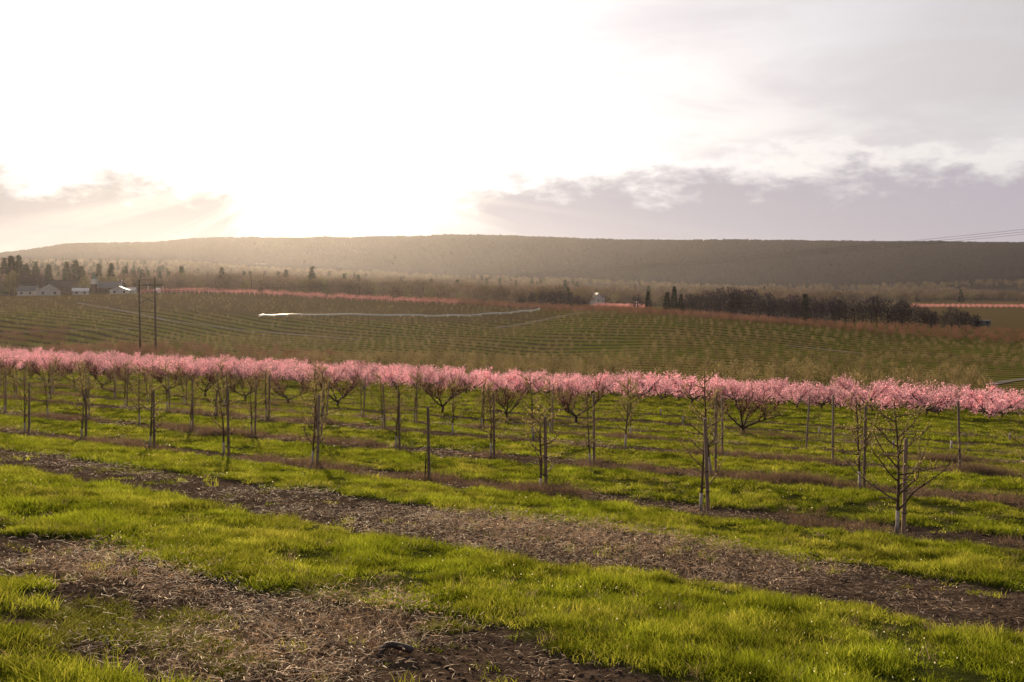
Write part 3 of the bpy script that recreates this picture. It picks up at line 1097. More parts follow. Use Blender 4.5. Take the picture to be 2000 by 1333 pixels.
# tufts of dead upright grass and brown weeds
DEAD = [tuft('dead_tuft', 26, 0.12, 0.05, 0.20, 0.0035, 0.6, 'straw', 430 + k, 0.06) for k in range(3)]
px_, py2, hh_ = [], [], []
for hx, hy, hr, hh in HEAP:
    N = int(55 * hr * hr * (1 if hr < 1 else .3))
    px_.append(hx + rng.normal(0, hr * .5, N))
    py2.append(hy + rng.normal(0, hr * .4, N))
    hh_.append(rng.uniform(.3, .8, N) * (0.4 + 1.6 * hh))
x, y, hh = np.concatenate(px_), np.concatenate(py2), np.concatenate(hh_)
scatter('dead_grass', 'heaps of matted dead grass on the bare soil', 'dead grass', DEAD, np.stack([x, y, gz(x, y)], -1), np.stack([hh * 0 + 1.1, hh * 0 + 1.1, hh], -1), rng.uniform(0, 6.28, len(x)), rng.normal(0, .35, (len(x), 2)))

px_, py2 = [], []
for (y0, y1, dens) in ((5.5, 14, 5), (14, 30, 2)):
    x, y = area_points(y0, y1, dens)
    keep = (bare(x, y) < .5) & (fbm(x, y, .5, 121, 2) > .42)
    px_.append(x[keep])
    py2.append(y[keep])
x, y = np.concatenate(px_), np.concatenate(py2)
hh = rng.uniform(.5, 1.1, len(x))
scatter('dead_blades', 'dead straw coloured blades standing among the green turf', 'dead grass', DEAD, np.stack([x, y, gz(x, y)], -1), np.stack([hh * 0 + .8, hh * 0 + .8, hh], -1), rng.uniform(0, 6.28, len(x)), rng.normal(0, .2, (len(x), 2)))
WEED = [tuft('weed_tuft', 40, 0.22, 0.10, 0.36, 0.010, 0.45, 'dry_weed', 450 + k, 0.2) for k in range(3)]
px_, py2, hh_ = [], [], []
for rk, n_ in ((1, 20.7), (2, 27.4), (3, 34.1), (4, 40.8), (5, 49.9)):
    N = 1700
    s = rng.uniform(-10, 100, N)
    n = n_ + rng.normal(0, .38, N)
    x, y = NX * n - NY * s, NY * n + NX * s
    ok = (y > 10) & (np.abs(x / y) < 0.6) & (fbm(x, y, 0.28, 90 + rk, 2) > 0.5)
    px_.append(x[ok])
    py2.append(y[ok])
    hh_.append(rng.uniform(.5, 1.1, ok.sum()) * np.clip((fbm(x, y, 0.28, 90 + rk, 2)[ok] - .42) * 6, .4, 1.2))
for (wx, wy, wr) in ((*hit(1850, 905), 1.3), (*hit(1905, 925), 1.0), (*hit(1545, 945), 1.0), (*hit(1065, 970), 0.8), (*hit(445, 853), 1.2)):
    N = int(90 * wr)
    px_.append(wx + rng.normal(0, wr * .5, N))
    py2.append(wy + rng.normal(0, .3, N))
    hh_.append(rng.uniform(.9, 1.5, N))
x, y, hh = np.concatenate(px_), np.concatenate(py2), np.concatenate(hh_)
scatter('dry_weeds', 'reddish brown dry weeds along the feet of the tree rows', 'weeds', WEED, np.stack([x, y, gz(x, y)], -1), np.stack([hh * 0 + 1, hh * 0 + 1, hh], -1), rng.uniform(0, 6.28, len(x)))

# olive weeds at the lower left
OLV = [tuft('olive_tuft', 34, 0.10, 0.05, 0.17, 0.008, 0.5, 'young_weed', 470 + k, 0.1) for k in range(3)]
px_, py2 = [], []
for (wx, wy, wr, N) in ((*hit(270, 1225), .5, 90), (*hit(330, 1250), .45, 70), (*hit(210, 1190), .35, 35), (*hit(120, 1200), .3, 40), (*hit(370, 1200), .3, 30), (*hit(90, 1250), .3, 30), (*hit(460, 1300), .3, 20), (*hit(660, 1175), .2, 15), (*hit(880, 1228), .2, 20), (*hit(620, 1150), .25, 25), (*hit(250, 920), 1.0, 40)):
    px_.append(wx + rng.normal(0, wr * .6, N))
    py2.append(wy + rng.normal(0, wr * .45, N))
x, y = np.concatenate(px_), np.concatenate(py2)
hh = rng.uniform(.3, .75, len(x))
scatter('green_weeds', 'low olive green weeds on the bare soil at lower left', 'weeds', OLV, np.stack([x, y, gz(x, y)], -1), np.stack([hh * 0 + 1, hh * 0 + 1, hh], -1), rng.uniform(0, 6.28, len(x)))


def rock_proto(seed, name='pebble', mat='stone'):
    g = np.random.default_rng(seed)
    ph = (1 + 5 ** .5) / 2
    V = np.array([(-1, ph, 0), (1, ph, 0), (-1, -ph, 0), (1, -ph, 0), (0, -1, ph), (0, 1, ph), (0, -1, -ph), (0, 1, -ph), (ph, 0, -1), (ph, 0, 1), (-ph, 0, -1), (-ph, 0, 1)], float)
    V = V / np.linalg.norm(V[0]) * g.uniform(.65, 1.25, (12, 1)) * np.array([1, .8, .6])
    F = [(0, 11, 5), (0, 5, 1), (0, 1, 7), (0, 7, 10), (0, 10, 11), (1, 5, 9), (5, 11, 4), (11, 10, 2), (10, 7, 6), (7, 1, 8), (3, 9, 4), (3, 4, 2), (3, 2, 6), (3, 6, 8), (3, 8, 9), (4, 9, 5), (2, 4, 11), (6, 2, 10), (8, 6, 7), (9, 8, 1)]
    return proto(name, V, F, mat)


ROCK = [rock_proto(500 + k) for k in range(4)]
px_, py2, sc_ = [], [], []
for (y0, y1, dens) in ((5.5, 12, 26), (12, 20, 12), (20, 35, 4)):
    x, y = area_points(y0, y1, dens)
    g = bare(x, y) * np.clip((fbm(x, y, 0.45, 101, 3) - 0.40) * 5, 0.08, 1)
    keep = rng.random(len(x)) < g
    x, y = x[keep], y[keep]
    s_ = 0.007 + 0.022 * rng.random(len(x)) ** 3
    px_.append(x)
    py2.append(y)
    sc_.append(np.stack([s_, s_, s_], -1))
x, y, S = np.concatenate(px_), np.concatenate(py2), np.concatenate(sc_)
scatter('pebbles', 'small pale stones scattered on the bare soil', 'pebbles', ROCK, np.stack([x, y, gz(x, y) + S[:, 2] * .25], -1), S, rng.uniform(0, 6.28, len(x)), rng.normal(0, .5, (len(x), 2)))
CLOD = [rock_proto(520 + k, 'clod', 'clod') for k in range(4)]
px_, py2, sc_ = [], [], []
for (y0, y1, dens) in ((5.5, 12, 150), (12, 20, 70), (20, 35, 14)):
    x, y = area_points(y0, y1, dens)
    keep = rng.random(len(x)) < bare(x, y)
    x, y = x[keep], y[keep]
    s_ = 0.008 + 0.022 * rng.random(len(x)) ** 3
    px_.append(x)
    py2.append(y)
    sc_.append(np.stack([s_, s_, s_], -1))
x, y, S = np.concatenate(px_), np.concatenate(py2), np.concatenate(sc_)
scatter('soil_clods', 'crumbly dark soil clods on the bare strips', 'soil', CLOD, np.stack([x, y, gz(x, y) + S[:, 2] * .1], -1), S, rng.uniform(0, 6.28, len(x)), rng.normal(0, .5, (len(x), 2)))
# sparkle of light on the turf, imitated by small white specks
g_ = np.random.default_rng(540)
GLINTV = g_.normal(0, 1, (12, 3))
GLINT = [proto('glint_speck', np.concatenate([GLINTV / np.linalg.norm(GLINTV, axis=1)[:, None]]), [(a, b_, c) for a, b_, c in ((0, 1, 2), (3, 4, 5), (6, 7, 8), (9, 10, 11), (0, 5, 9), (2, 7, 11))], 'glint_white')]
px_, py2 = [], []
for (y0, y1, dens) in ((5.5, 14, 6), (14, 30, 1.1), (30, 50, .15)):
    x, y = area_points(y0, y1, dens)
    keep = (bare(x, y) < .5) & (fbm(x, y, .4, 111, 2) > .45)
    px_.append(x[keep])
    py2.append(y[keep])
x, y = np.concatenate(px_), np.concatenate(py2)
s_ = rng.uniform(.004, .009, len(x)) * np.clip(y / 14, 1, 1.6)
scatter('turf_glints', 'tiny white specks imitating glints of light in the turf', 'sparkles', GLINT, np.stack([x, y, gz(x, y) + rng.uniform(.07, .15, len(x))], -1), np.stack([s_, s_, s_], -1), rng.uniform(0, 6.28, len(x)))

# bent black rubber hose on the soil in front
hx, hy = hit(775, 1283)
mb = MB()
hp = [(-0.15, -0.06, -0.04), (-0.142, -0.04, 0.0), (-0.125, -0.01, 0.045), (-0.09, 0.005, 0.075), (-0.045, 0.01, 0.08), (0.01, 0.012, 0.066), (0.06, 0.01, 0.052), (0.105, 0.0, 0.042), (0.135, -0.01, 0.03), (0.142, -0.012, 0.024)]
mb.tube(hp, [0.022, 0.024, 0.027, 0.030, 0.031, 0.033, 0.035, 0.036, 0.033, 0.018], 12)
o = link('hose_piece', mb.mesh('hose_piece', 'rubber'), None, (hx, hy, float(gz(hx, hy)) + .02))
o.scale = (.88, .88, .85)
tag(o, 'bent piece of black rubber hose lying on the bare soil in front', 'hose')

# ------------------------------------------------------------------ far orchard
def fuzzy_tree(name, h, rad, nfl, fl, seed, mat, shape='round', trunk=True, low=0.2):
    """small low-cost tree: a tapered trunk, a few limbs and slivers through the crown's volume"""
    g = np.random.default_rng(seed)
    V, F = [], []

    def cone(p0, p1, r0, r1, k=4):
        b0 = len(V)
        for p, r_ in ((p0, r0), (p1, r1)):
            for q in range(k):
                a = 2 * math.pi * q / k
                V.append(np.array(p) + r_ * np.array([math.cos(a), math.sin(a), 0]))
        for q in range(k):
            q2 = (q + 1) % k
            F.append((b0 + q, b0 + q2, b0 + k + q2))
            F.append((b0 + q, b0 + k + q2, b0 + k + q))
    if trunk:
        cone((0, 0, -.2), (g.normal(0, .01 * h), g.normal(0, .01 * h), h * .8), h * .022, h * .006)
        for k in range(6):
            a = g.uniform(0, 6.28)
            z0 = h * g.uniform(low, .55)
            cone((0, 0, z0), (rad * .75 * math.cos(a), rad * .75 * math.sin(a), z0 + h * g.uniform(.15, .35)), h * .010, h * .003, 3)
    for k in range(nfl):
        if shape == 'round':
            d = g.normal(0, 1, 3)
            d /= np.linalg.norm(d)
            rr = g.random() ** (1 / 2.4)
            p = np.array([d[0] * rad * rr, d[1] * rad * rr, h * (low + (1 - low) * (.5 + .5 * d[2] * rr))])
            out = d
        else:
            zf = g.random() ** 1.3
            a = g.uniform(0, 6.28)
            ra = rad * (1 - zf) * g.uniform(.35, 1.1)
            p = np.array([ra * math.cos(a), ra * math.sin(a), h * (low + (1 - low) * zf)])
            out = np.array([math.cos(a), math.sin(a), -.35])
        if shape == 'round':
            ax = out * .6 + np.array([0, 0, .8]) + g.normal(0, .45, 3)
        else:
            ax = out + g.normal(0, .25, 3)
        ax /= np.linalg.norm(ax)
        sd = np.cross(ax, g.normal(0, 1, 3))
        sd /= np.linalg.norm(sd) + 1e-9
        ln = fl * g.uniform(.6, 1.4)
        wd = ln * ((.10 if h < 4 else .16) if shape == 'round' else .30)
        b0 = len(V)
        V += [p - sd * wd, p + sd * wd, p + ax * ln]
        F.append((b0, b0 + 1, b0 + 2))
    return np_mesh(name, np.array(V), F, mat)


ORCH = [fuzzy_tree('young_orchard_tree', 3.0, 0.85, 130, 0.42, 600 + k, 'orchard_twig', low=.22) for k in range(4)]
REDT = [fuzzy_tree('far_peach_tree', 2.7, 1.3, 170, 0.4, 620 + k, 'red_twig', low=.25) for k in range(3)]
PNKT = [fuzzy_tree('far_pink_tree', 2.6, 1.6, 150, 0.32, 640 + k, 'blossom_far', low=.3) for k in range(3)]


def grid_rows(n0, n1, s0, s1, dn, ds, jit=.25):
    nv = np.arange(n0, n1, dn)
    sv = np.arange(s0, s1, ds)
    N_, S_ = np.meshgrid(nv, sv, indexing='ij')
    N_ = N_ + rng.normal(0, jit * .4, N_.shape)
    S_ = S_ + rng.normal(0, jit, S_.shape)
    S_ = S_ + rng.uniform(0, ds, (len(nv), 1))
    n, s = N_.ravel(), S_.ravel()
    return NX * n - NY * s, NY * n + NX * s


x, y = grid_rows(127, 560, -180, 560, 6.7, 3.0)
px = 1000 + FOC * x / np.maximum(y, 1)
cy = crest_y(px)
n, s = ns(x, y)
# tracks in the far field, as photo points on the ground
TR = [[(1165, 610), (1100, 618), (1050, 628), (1000, 637), (965, 641)],
      [(150, 592), (250, 610), (330, 628), (430, 640), (560, 652), (700, 664)],
      [(0, 652), (80, 648), (180, 645), (280, 642)],
      [(1540, 676), (1610, 684), (1690, 692)],
      [(1935, 752), (1975, 744), (2030, 738), (2120, 730)]]
TRW = [[hit(*p) for p in tr] for tr in TR]
near_track = np.zeros(len(x), bool)
for tr in TRW:
    for (ax_, ay_), (bx_, by_) in zip(tr[:-1], tr[1:]):
        ex, ey = bx_ - ax_, by_ - ay_
        tt = np.clip(((x - ax_) * ex + (y - ay_) * ey) / (ex * ex + ey * ey + 1e-9), 0, 1)
        near_track |= np.hypot(x - ax_ - tt * ex, y - ay_ - tt * ey) < 3.2
base = (px > -80) & (px < 2080) & (y < cy - 4) & ~near_track & (fbm(x, y, 1 / 25., 131, 3) > 0.27)
base &= ~((px > 1930) & (y < 200))
base &= ~((px > 1000) & (px < 1750) & (n < 150) & (rng.random(len(x)) < .2))
is_pink = (px < 130) & (y > 295) & (y < 330) & (fbm(x, y, 1 / 30., 133, 2) > .4)
is_red = ((y < 262) & (fbm(x, y, 1 / 22., 137, 3) + (620 - px) / 900. > .55) & (rng.random(len(x)) < .7)) | is_pink
crest_pink = (y > cy - 26) & (px < 830) & (px > -80) & (y < cy + 6)
xs, ys = x[base & ~is_red & ~crest_pink], y[base & ~is_red & ~crest_pink]
dist = np.hypot(xs, ys)
order = np.argsort(dist)
xs, ys = xs[order], ys[order]
inview = (np.abs(FOC * xs / ys) < 1000)
near_ids = np.where(inview)[0][:300]
mask = np.zeros(len(xs), bool)
mask[near_ids] = True
for k, i in enumerate(near_ids):
    o = link('young_orchard_tree', ORCH[k % 4], None, (xs[i], ys[i], float(gz(xs[i], ys[i]))))
    s_ = random.uniform(.85, 1.2)
    o.scale = (s_, s_, s_ * random.uniform(.9, 1.1))
    o.rotation_euler = (0, 0, random.uniform(0, 6.28))
    tag(o, 'small tan budding orchard tree at the far slope foot beyond the pink band', 'orchard tree', 'young orchard trees just beyond the pink band')


def U(meshes):
    return [bpy.data.objects.new(m.name, m) for m in meshes]


xr, yr = xs[~mask], ys[~mask]
s_ = rng.uniform(.50, .85, len(xr)) * np.clip(.75 + fbm(xr, yr, 1 / 20., 139, 2) * .6, .7, 1.2)
scatter('orchard_trees', 'rows of small tan orchard trees covering the far slope', 'orchard trees', U(ORCH), np.stack([xr, yr, gz(xr, yr)], -1), np.stack([s_, s_, s_ * .78], -1), rng.uniform(0, 6.28, len(xr)))
sel = base & is_red & ~crest_pink
xr, yr = x[sel], y[sel]
s_ = rng.uniform(.8, 1.2, len(xr))
# reddish fruit trees near the foot of the slope and behind the right-hand crest
x2, y2 = grid_rows(150, 620, -300, 420, 5.5, 3.6)
p2 = 1000 + FOC * x2 / np.maximum(y2, 1)
c2 = crest_y(p2)
k2 = (p2 > 820) & (p2 < 2080) & (y2 > c2 - 6) & (y2 < c2 + 42)
xr, yr = np.concatenate([xr, x2[k2]]), np.concatenate([yr, y2[k2]])
s_ = rng.uniform(.8, 1.2, len(xr))
scatter('reddish_orchard_trees', 'reddish brown fruit trees in bud behind the crest and left of the slope foot', 'orchard trees', U(REDT), np.stack([xr, yr, gz(xr, yr)], -1), np.stack([s_, s_, s_], -1), rng.uniform(0, 6.28, len(xr)))
k3 = ((p2 > -80) & (p2 < 900) & (y2 > c2 - 9) & (y2 < c2 + 14) & (y2 > 380))
xr, yr = x2[k3], y2[k3]
x3, y3 = grid_rows(300, 1400, -400, 500, 6, 4.5)
p3 = 1000 + FOC * x3 / np.maximum(y3, 1)
q3 = HOR - FOC * gz(x3, y3) / y3
k4 = (p3 > 1780) & (p3 < 2100) & (y3 > 880) & (y3 < 960)
k5 = (p3 > 1160) & (p3 < 1270) & (y3 > 560) & (y3 < 680)
xr, yr = np.concatenate([xr, x3[k4 | k5]]), np.concatenate([yr, y3[k4 | k5]])
s_ = rng.uniform(.8, 1.2, len(xr))
scatter('distant_pink_trees', 'distant pink peach trees along the crest and in far fields', 'peach trees', U(PNKT), np.stack([xr, yr, gz(xr, yr)], -1), np.stack([s_, s_, s_], -1), rng.uniform(0, 6.28, len(xr)))

# farm tracks: thin sheets on the ground
for k, tr in enumerate(TRW):
    q = np.array(tr)
    d = np.concatenate([[0], np.cumsum(np.hypot(*np.diff(q, axis=0).T))])
    dd = np.linspace(0, d[-1], max(12, int(d[-1] / 3)))
    cx, cyy = np.interp(dd, d, q[:, 0]), np.interp(dd, d, q[:, 1])
    for _ in range(3):
        cx[1:-1] = (cx[:-2] + cx[1:-1] * 2 + cx[2:]) / 4
        cyy[1:-1] = (cyy[:-2] + cyy[1:-1] * 2 + cyy[2:]) / 4
    tx, ty = np.gradient(cx), np.gradient(cyy)
    l_ = np.hypot(tx, ty)
    tx, ty = tx / l_, ty / l_
    W = [1.6, 0.9, 0.7, 1.1, 1.1][k]
    rows_ = []
    for o_ in (-W, -W / 2, 0, W / 2, W):
        ax_, ay_ = cx - ty * o_, cyy + tx * o_
        rows_.append(np.stack([ax_, ay_, gz(ax_, ay_) + 0.12], -1))
    V = np.stack(rows_, 0).reshape(-1, 3)
    m_ = len(dd)
    F = [(a * m_ + i, a * m_ + i + 1, (a + 1) * m_ + i + 1, (a + 1) * m_ + i) for a in range(4) for i in range(m_ - 1)]
    tag(link('farm_track', np_mesh('farm_track', V, F, 'track_gravel', True)), kind='structure')

# ------------------------------------------------------------------ irrigation pipe on the far slope
ipx = [(505, 617), (530, 616), (600, 615), (700, 615), (800, 616), (860, 617), (920, 616), (980, 612), (1030, 608), (1055, 604)]
ipy = np.interp([p[0] for p in ipx], [505, 800, 1055], [388, 372, 385])
pts = [((p[0] - 1000) / FOC * Y, Y, -(p[1] - HOR) / FOC * Y) for p, Y in zip(ipx, ipy)]
pz = [max(p[2], float(gz(p[0], p[1])) + 0.9) for p in pts]
pts = np.array([(p[0], p[1], z) for p, z in zip(pts, pz)])
dd = np.linspace(0, len(pts) - 1, 80)
sm = np.stack([np.interp(dd, range(len(pts)), pts[:, c]) for c in range(3)], -1)
sm[:, 2] += 0.12 * np.sin(dd * 5.0)
root = link('irrigation_line', None, None, tuple(pts[0]))
o0 = pts[0]
mb = MB()
mb.tube([tuple(p - o0) for p in sm], [0.32] * len(sm), 8)
link('pipe', mb.mesh('irrigation_pipe', 'pipe_white'), root)
fm = MB()
fm.tube([(0, 0, .32), (0, 0, -.45)], [0.42, 0.30], 8)
FIT = fm.mesh('pipe_fitting', 'fitting')
for px in (507, 535, 561, 589, 604, 615, 641, 783, 806, 831, 874, 895, 917, 937, 977, 998, 1036, 1052):
    f = np.interp(px, [p[0] for p in ipx], range(len(ipx)))
    c = [np.interp(f, range(len(pts)), pts[:, k]) for k in range(3)]
    link('fitting', FIT, root, tuple(np.array(c) - o0 + np.array([0, 0, -.2])))
for px in (507, 561, 640, 720, 806, 900, 998):
    f = np.interp(px, [p[0] for p in ipx], range(len(ipx)))
    c = np.array([np.interp(f, range(len(pts)), pts[:, k]) for k in range(3)])
    g0 = float(gz(c[0], c[1]))
    sb = MB()
    sb.tube([(0, 0, g0 - c[2] - .2), (0, 0, -0.3)], [0.09, 0.07], 6)
    link('support_post', sb.mesh('pipe_support', 'pole_wood'), root, tuple(c - o0))
tag(root, 'long shining white irrigation pipe with fittings across the far slope', 'irrigation pipe')

# ------------------------------------------------------------------ power poles and wires
def put_pole(px, Y):
    x = (px - 1000) / FOC * Y
    return x, Y, float(gz(x, Y))


HY = 236.0


def hframe(x, y, z, top, label, rz=0.0):
    root = link('power_pole', None, None, (x, y, z))
    root.rotation_euler = (0, 0, rz)
    for k, (ox, tp, lean) in enumerate(((-1.9, top - .6, -.35), (1.75, top, -.25))):
        mb = MB()
        mb.tube([(ox, 0, -1), (ox + lean * .5, 0, tp * .5), (ox + lean, 0, tp)], [0.25, 0.21, 0.16], 9)
        link('pole', mb.mesh('power_pole_shaft', 'pole_wood'), root)
    za, zt = top - 2.0, top - .75
    mb = MB()
    mb.box((-0.2, .22, za), (7.4, .16, .24))
    link('cross_arm', mb.mesh('cross_arm', 'pole_wood', False), root)
    mb = MB()
    mb.box((-0.35, .2, zt), (3.9, .12, .14))
    link('top_tie', mb.mesh('top_tie', 'pole_wood', False), root)
    for a, b_ in (((-2.15, .0, zt), (-3.8, .15, za)), ((1.5, 0, zt), (3.4, .15, za)), ((1.5, .0, zt - .1), (-.2, .15, za)), ((-2.1, 0, zt - .1), (-.4, .15, za)),
                  ((-2.0, .1, za - 4.2), (1.55, .1, za - 2.4)), ((1.6, .12, za - 4.2), (-2.0, .12, za - 2.4))):
        mb = MB()
        mb.tube([a, b_], [.055, .055], 5)
        link('brace', mb.mesh('brace', 'pole_wood'), root)
    for ox in (-3.75, -.2, 3.35):
        mb = MB()
        zs = np.linspace(za - .1, za - 1.3, 13)
        mb.tube([(ox, .22, z_) for z_ in zs], [.05 if i % 2 == 0 else .12 for i in range(13)], 8)
        link('insulator', mb.mesh('insulator', 'porcelain'), root)
    tag(root, label, 'power pole')
    return root


hx, hy, hz = put_pole(290, HY)
topz = -(541 - HOR) / FOC * HY - hz
hframe(hx, hy, hz, topz, 'tall wooden two-legged power pole with cross arm standing beyond the pink band at left')


def wire(name, a, b_, sag, rad, label, group=None):
    a, b_ = np.array(a), np.array(b_)
    tt = np.linspace(0, 1, 61)
    P_ = a[None] * (1 - tt[:, None]) + b_[None] * tt[:, None]
    P_[:, 2] -= sag * 4 * tt * (1 - tt)
    mb = MB()
    mb.tube([tuple(p - a) for p in P_], [rad] * 61, 4, False)
    o = link(name, mb.mesh('power_wire', 'wire'), None, tuple(a))
    return tag(o, label, 'wire', group)


# from the two-legged pole across the valley to a pole out of the picture at right
E = (2560, 130.0)
ex = (E[0] - 1000) / FOC * E[1]
ez = -(392 - HOR) / FOC * E[1]
for k, ox in enumerate((-3.75, -.2, 3.35)):
    wire('power_wire', (hx + ox, hy + .22, hz + topz - 3.35), (ex + ox * .7, E[1] + ox * 1.2, ez), 2.6, 0.018,
         'long thin power wire crossing in front of the wooded ridge, %s of three' % ('lowest', 'middle', 'topmost')[k], 'power wires in front of the ridge')


def utility(px, py_top, Y, label, arm=1.6, rad=.16, mat='pole_wood'):
    x, y, z = put_pole(px, Y)
    tp = -(py_top - HOR) / FOC * Y - z
    root = link('utility_pole', None, None, (x, y, z))
    mb = MB()
    mb.tube([(0, 0, -1), (0, 0, tp * .5), (0.05, 0, tp)], [rad * 1.2, rad, rad * .8], 8)
    link('pole', mb.mesh('utility_pole_shaft', mat), root)
    mb = MB()
    mb.box((0, .16, tp - .5), (arm, .12, .16))
    link('cross_arm', mb.mesh('utility_arm', mat, False), root)
    tag(root, label, 'utility pole')
    return x, y, z + tp


utility(491, 546, 520, 'small dark utility pole behind the crest right of the white barns')
utility(702, 560, 520, 'small faint utility pole behind the crest above the pipe')
ux, uy, uz = utility(1243, 588, 420, 'pale utility pole before the bare trees beside the field edge', 2.2, .2, 'guard_white')
E2 = (2350, 190.0)
wire('power_wire', (ux, uy, uz), ((E2[0] - 1000) / FOC * E2[1], E2[1], -(528 - HOR) / FOC * E2[1]), 2.2, .03, 'single low wire crossing above the bare tree line at right')

# ------------------------------------------------------------------ woods
CON = [fuzzy_tree('conifer', 20, 4.2, 420, 1.7, 700 + k, 'needles', 'cone', low=.08) for k in range(4)]
VAL = [fuzzy_tree('valley_tree', 14, 5.0, 380, 1.6, 760 + k, 'valley_wood', low=.15) for k in range(5)]
BARE = [fuzzy_tree('bare_tree', 15, 5.0, 420, 1.7, 720 + k, 'bare_wood', low=.22) for k in range(5)]
LEAF = [fuzzy_tree('spring_tree', 13, 4.5, 420, 1.3, 740 + k, 'spring_leaf', low=.15) for k in range(3)]


def split_tree(h, rad, nfl, fl, seed, mat, shape, low, wood='bare_wood'):
    """trunk and crown as two meshes"""
    g = np.random.default_rng(seed)
    mb = MB()
    mb.tube([(0, 0, -.5), (g.normal(0, .1), g.normal(0, .1), h * .4), (g.normal(0, .2), g.normal(0, .2), h * .85)], [h * .022, h * .016, h * .005], 6)
    if shape == 'round':
        for k in range(9):
            a = g.uniform(0, 6.28)
            z0 = h * g.uniform(low, .6)
            rr = random.Random(int(g.integers(1e9)))
            p_ = bend((0, 0, z0), (math.cos(a), math.sin(a), 1.0), rad * 1.1, 4, rr, .15, .1)
            mb.tube(p_, [h * .010, h * .008, h * .006, h * .004, h * .002], 4)
    return mb.mesh('tree_trunk', wood), fuzzy_tree('tree_crown', h, rad, nfl, fl, seed, mat, shape, False, low)


def far_tree(kind, px, py_top, Y, protos, label, group, dx_=0):
    x, y, z = put_pole(px, Y)
    tp = -(py_top - HOR) / FOC * Y - z
    root = link(kind, None, None, (x, y, z))
    tm_, cm_, h0 = random.choice(protos)
    link('trunk', tm_, root)
    link('crown', cm_, root)
    s_ = tp / h0
    wv = min(max(s_, .6), 1.3) * random.uniform(.85, 1.15)
    root.scale = (wv, wv, s_)
    root.rotation_euler = (0, 0, random.uniform(0, 6.28))
    tag(root, label, 'tree', group)


PC = [(*split_tree(18, 3.4, 700, 1.5, 800 + k, 'needles', 'cone', .05), 18) for k in range(3)]
PB = [(*split_tree(12, 3.4, 380 + 60 * k, 1.1, 820 + k, 'bare_wood', 'round', .06), 12) for k in range(6)]
PL = [(*split_tree(12, 4.0, 520, 1.2, 840 + k, 'spring_leaf', 'round', .12), 12) for k in range(3)]
conl = [(8, 505, 640), (22, 500, 660), (37, 499, 650), (52, 515, 640), (70, 512, 670), (95, 517, 690), (130, 512, 690), (148, 508, 700), (160, 520, 690), (193, 515, 700), (217, 515, 700), (246, 520, 700), (262, 528, 690), (330, 530, 720), (344, 535, 720), (355, 520, 740), (672, 535, 900), (700, 537, 900)]
for k, (px, py, Y) in enumerate(conl):
    far_tree('conifer', px, py, Y, PC, 'dark conifer standing behind the farm at left, %s conifer from the left' % ordinal(k) if k < 16 else 'hazy dark conifer beyond the middle of the crest, %s one' % ('left', 'right')[k - 16], 'conifers behind the farm')
for k, (px, py, Y) in enumerate([(25, 530, 560), (165, 540, 570), (215, 540, 580), (405, 545, 640), (480, 548, 640)]):
    far_tree('spring_tree', px, py, Y, PL, 'yellow-green budding tree behind the crest at left, %s from the left' % ordinal(k), 'yellow-green trees behind the crest')
for k, (px, py, Y) in enumerate([(45, 532, 545), (62, 528, 545), (80, 535, 560)]):
    far_tree('bare_tree', px, py, Y, PB, 'spreading brown bare tree behind the left shed, %s of three from the left' % ordinal(k), 'bare trees behind the left shed')
far_tree('round_tree', 250, 541, 560, [(PB[0][0], fuzzy_tree('round_crown', 12, 3.4, 900, 1.0, 871, 'dry_weed', 'round', False, .1), 12)], 'round dense brown tree just left of the tall power pole', None)
# right-hand tree line, front to back
far_tree('bare_tree', 1245, 574, 425, PB, 'small open bare tree at the left end of the right-hand tree line', None)
for k, (px, py, Y) in enumerate([(1266, 569, 430), (1303, 571, 430), (1317, 560, 432), (1573, 574, 450), (1330, 575, 440)]):
    far_tree('conifer', px, py, Y, PC, ['dark green conifer, leftmost in the right-hand tree line', 'left conifer of the dark pair in the right-hand tree line', 'tallest conifer of the dark pair in the right-hand tree line', 'dark green conifer standing out among bare trees at right', 'low dark conifer at the right foot of the conifer pair'][k], 'conifers in the right-hand tree line')
tl = [(1345, 575), (1360, 572), (1378, 560), (1393, 557), (1410, 566), (1425, 558), (1440, 562), (1455, 574), (1468, 557), (1485, 575), (1500, 572), (1515, 575), (1530, 578), (1545, 572), (1560, 580), (1590, 582), (1605, 578), (1622, 585), (1640, 584), (1655, 580), (1672, 582), (1690, 580), (1706, 577), (1716, 580), (1730, 588), (1745, 590), (1760, 586), (1775, 594), (1790, 598), (1802, 596), (1815, 600), (1830, 600), (1845, 604), (1860, 602), (1875, 600), (1890, 604), (1905, 606)]
for k, (px, py) in enumerate(tl):
    py += random.uniform(-7, 9)
    px += random.uniform(-5, 5)
    far_tree('bare_tree', px, py, float(np.interp(px, [1340, 1600, 1910], [428, 418, 408])) + random.uniform(-6, 8), PB, 'dark leafless tree in the right-hand tree line, %s bare tree from its left end' % ordinal(k + 1), 'bare trees of the right-hand tree line')
for k, (px, py) in enumerate([(1020, 578), (1040, 572), (1060, 568), (1078, 570), (1095, 568), (1112, 572), (1128, 576), (1140, 582)]):
    far_tree('bare_tree', px, py, 470 + random.uniform(-5, 8), PB, 'low brown bare tree in the small copse at middle, %s from the left' % ordinal(k), 'bare trees of the small copse')

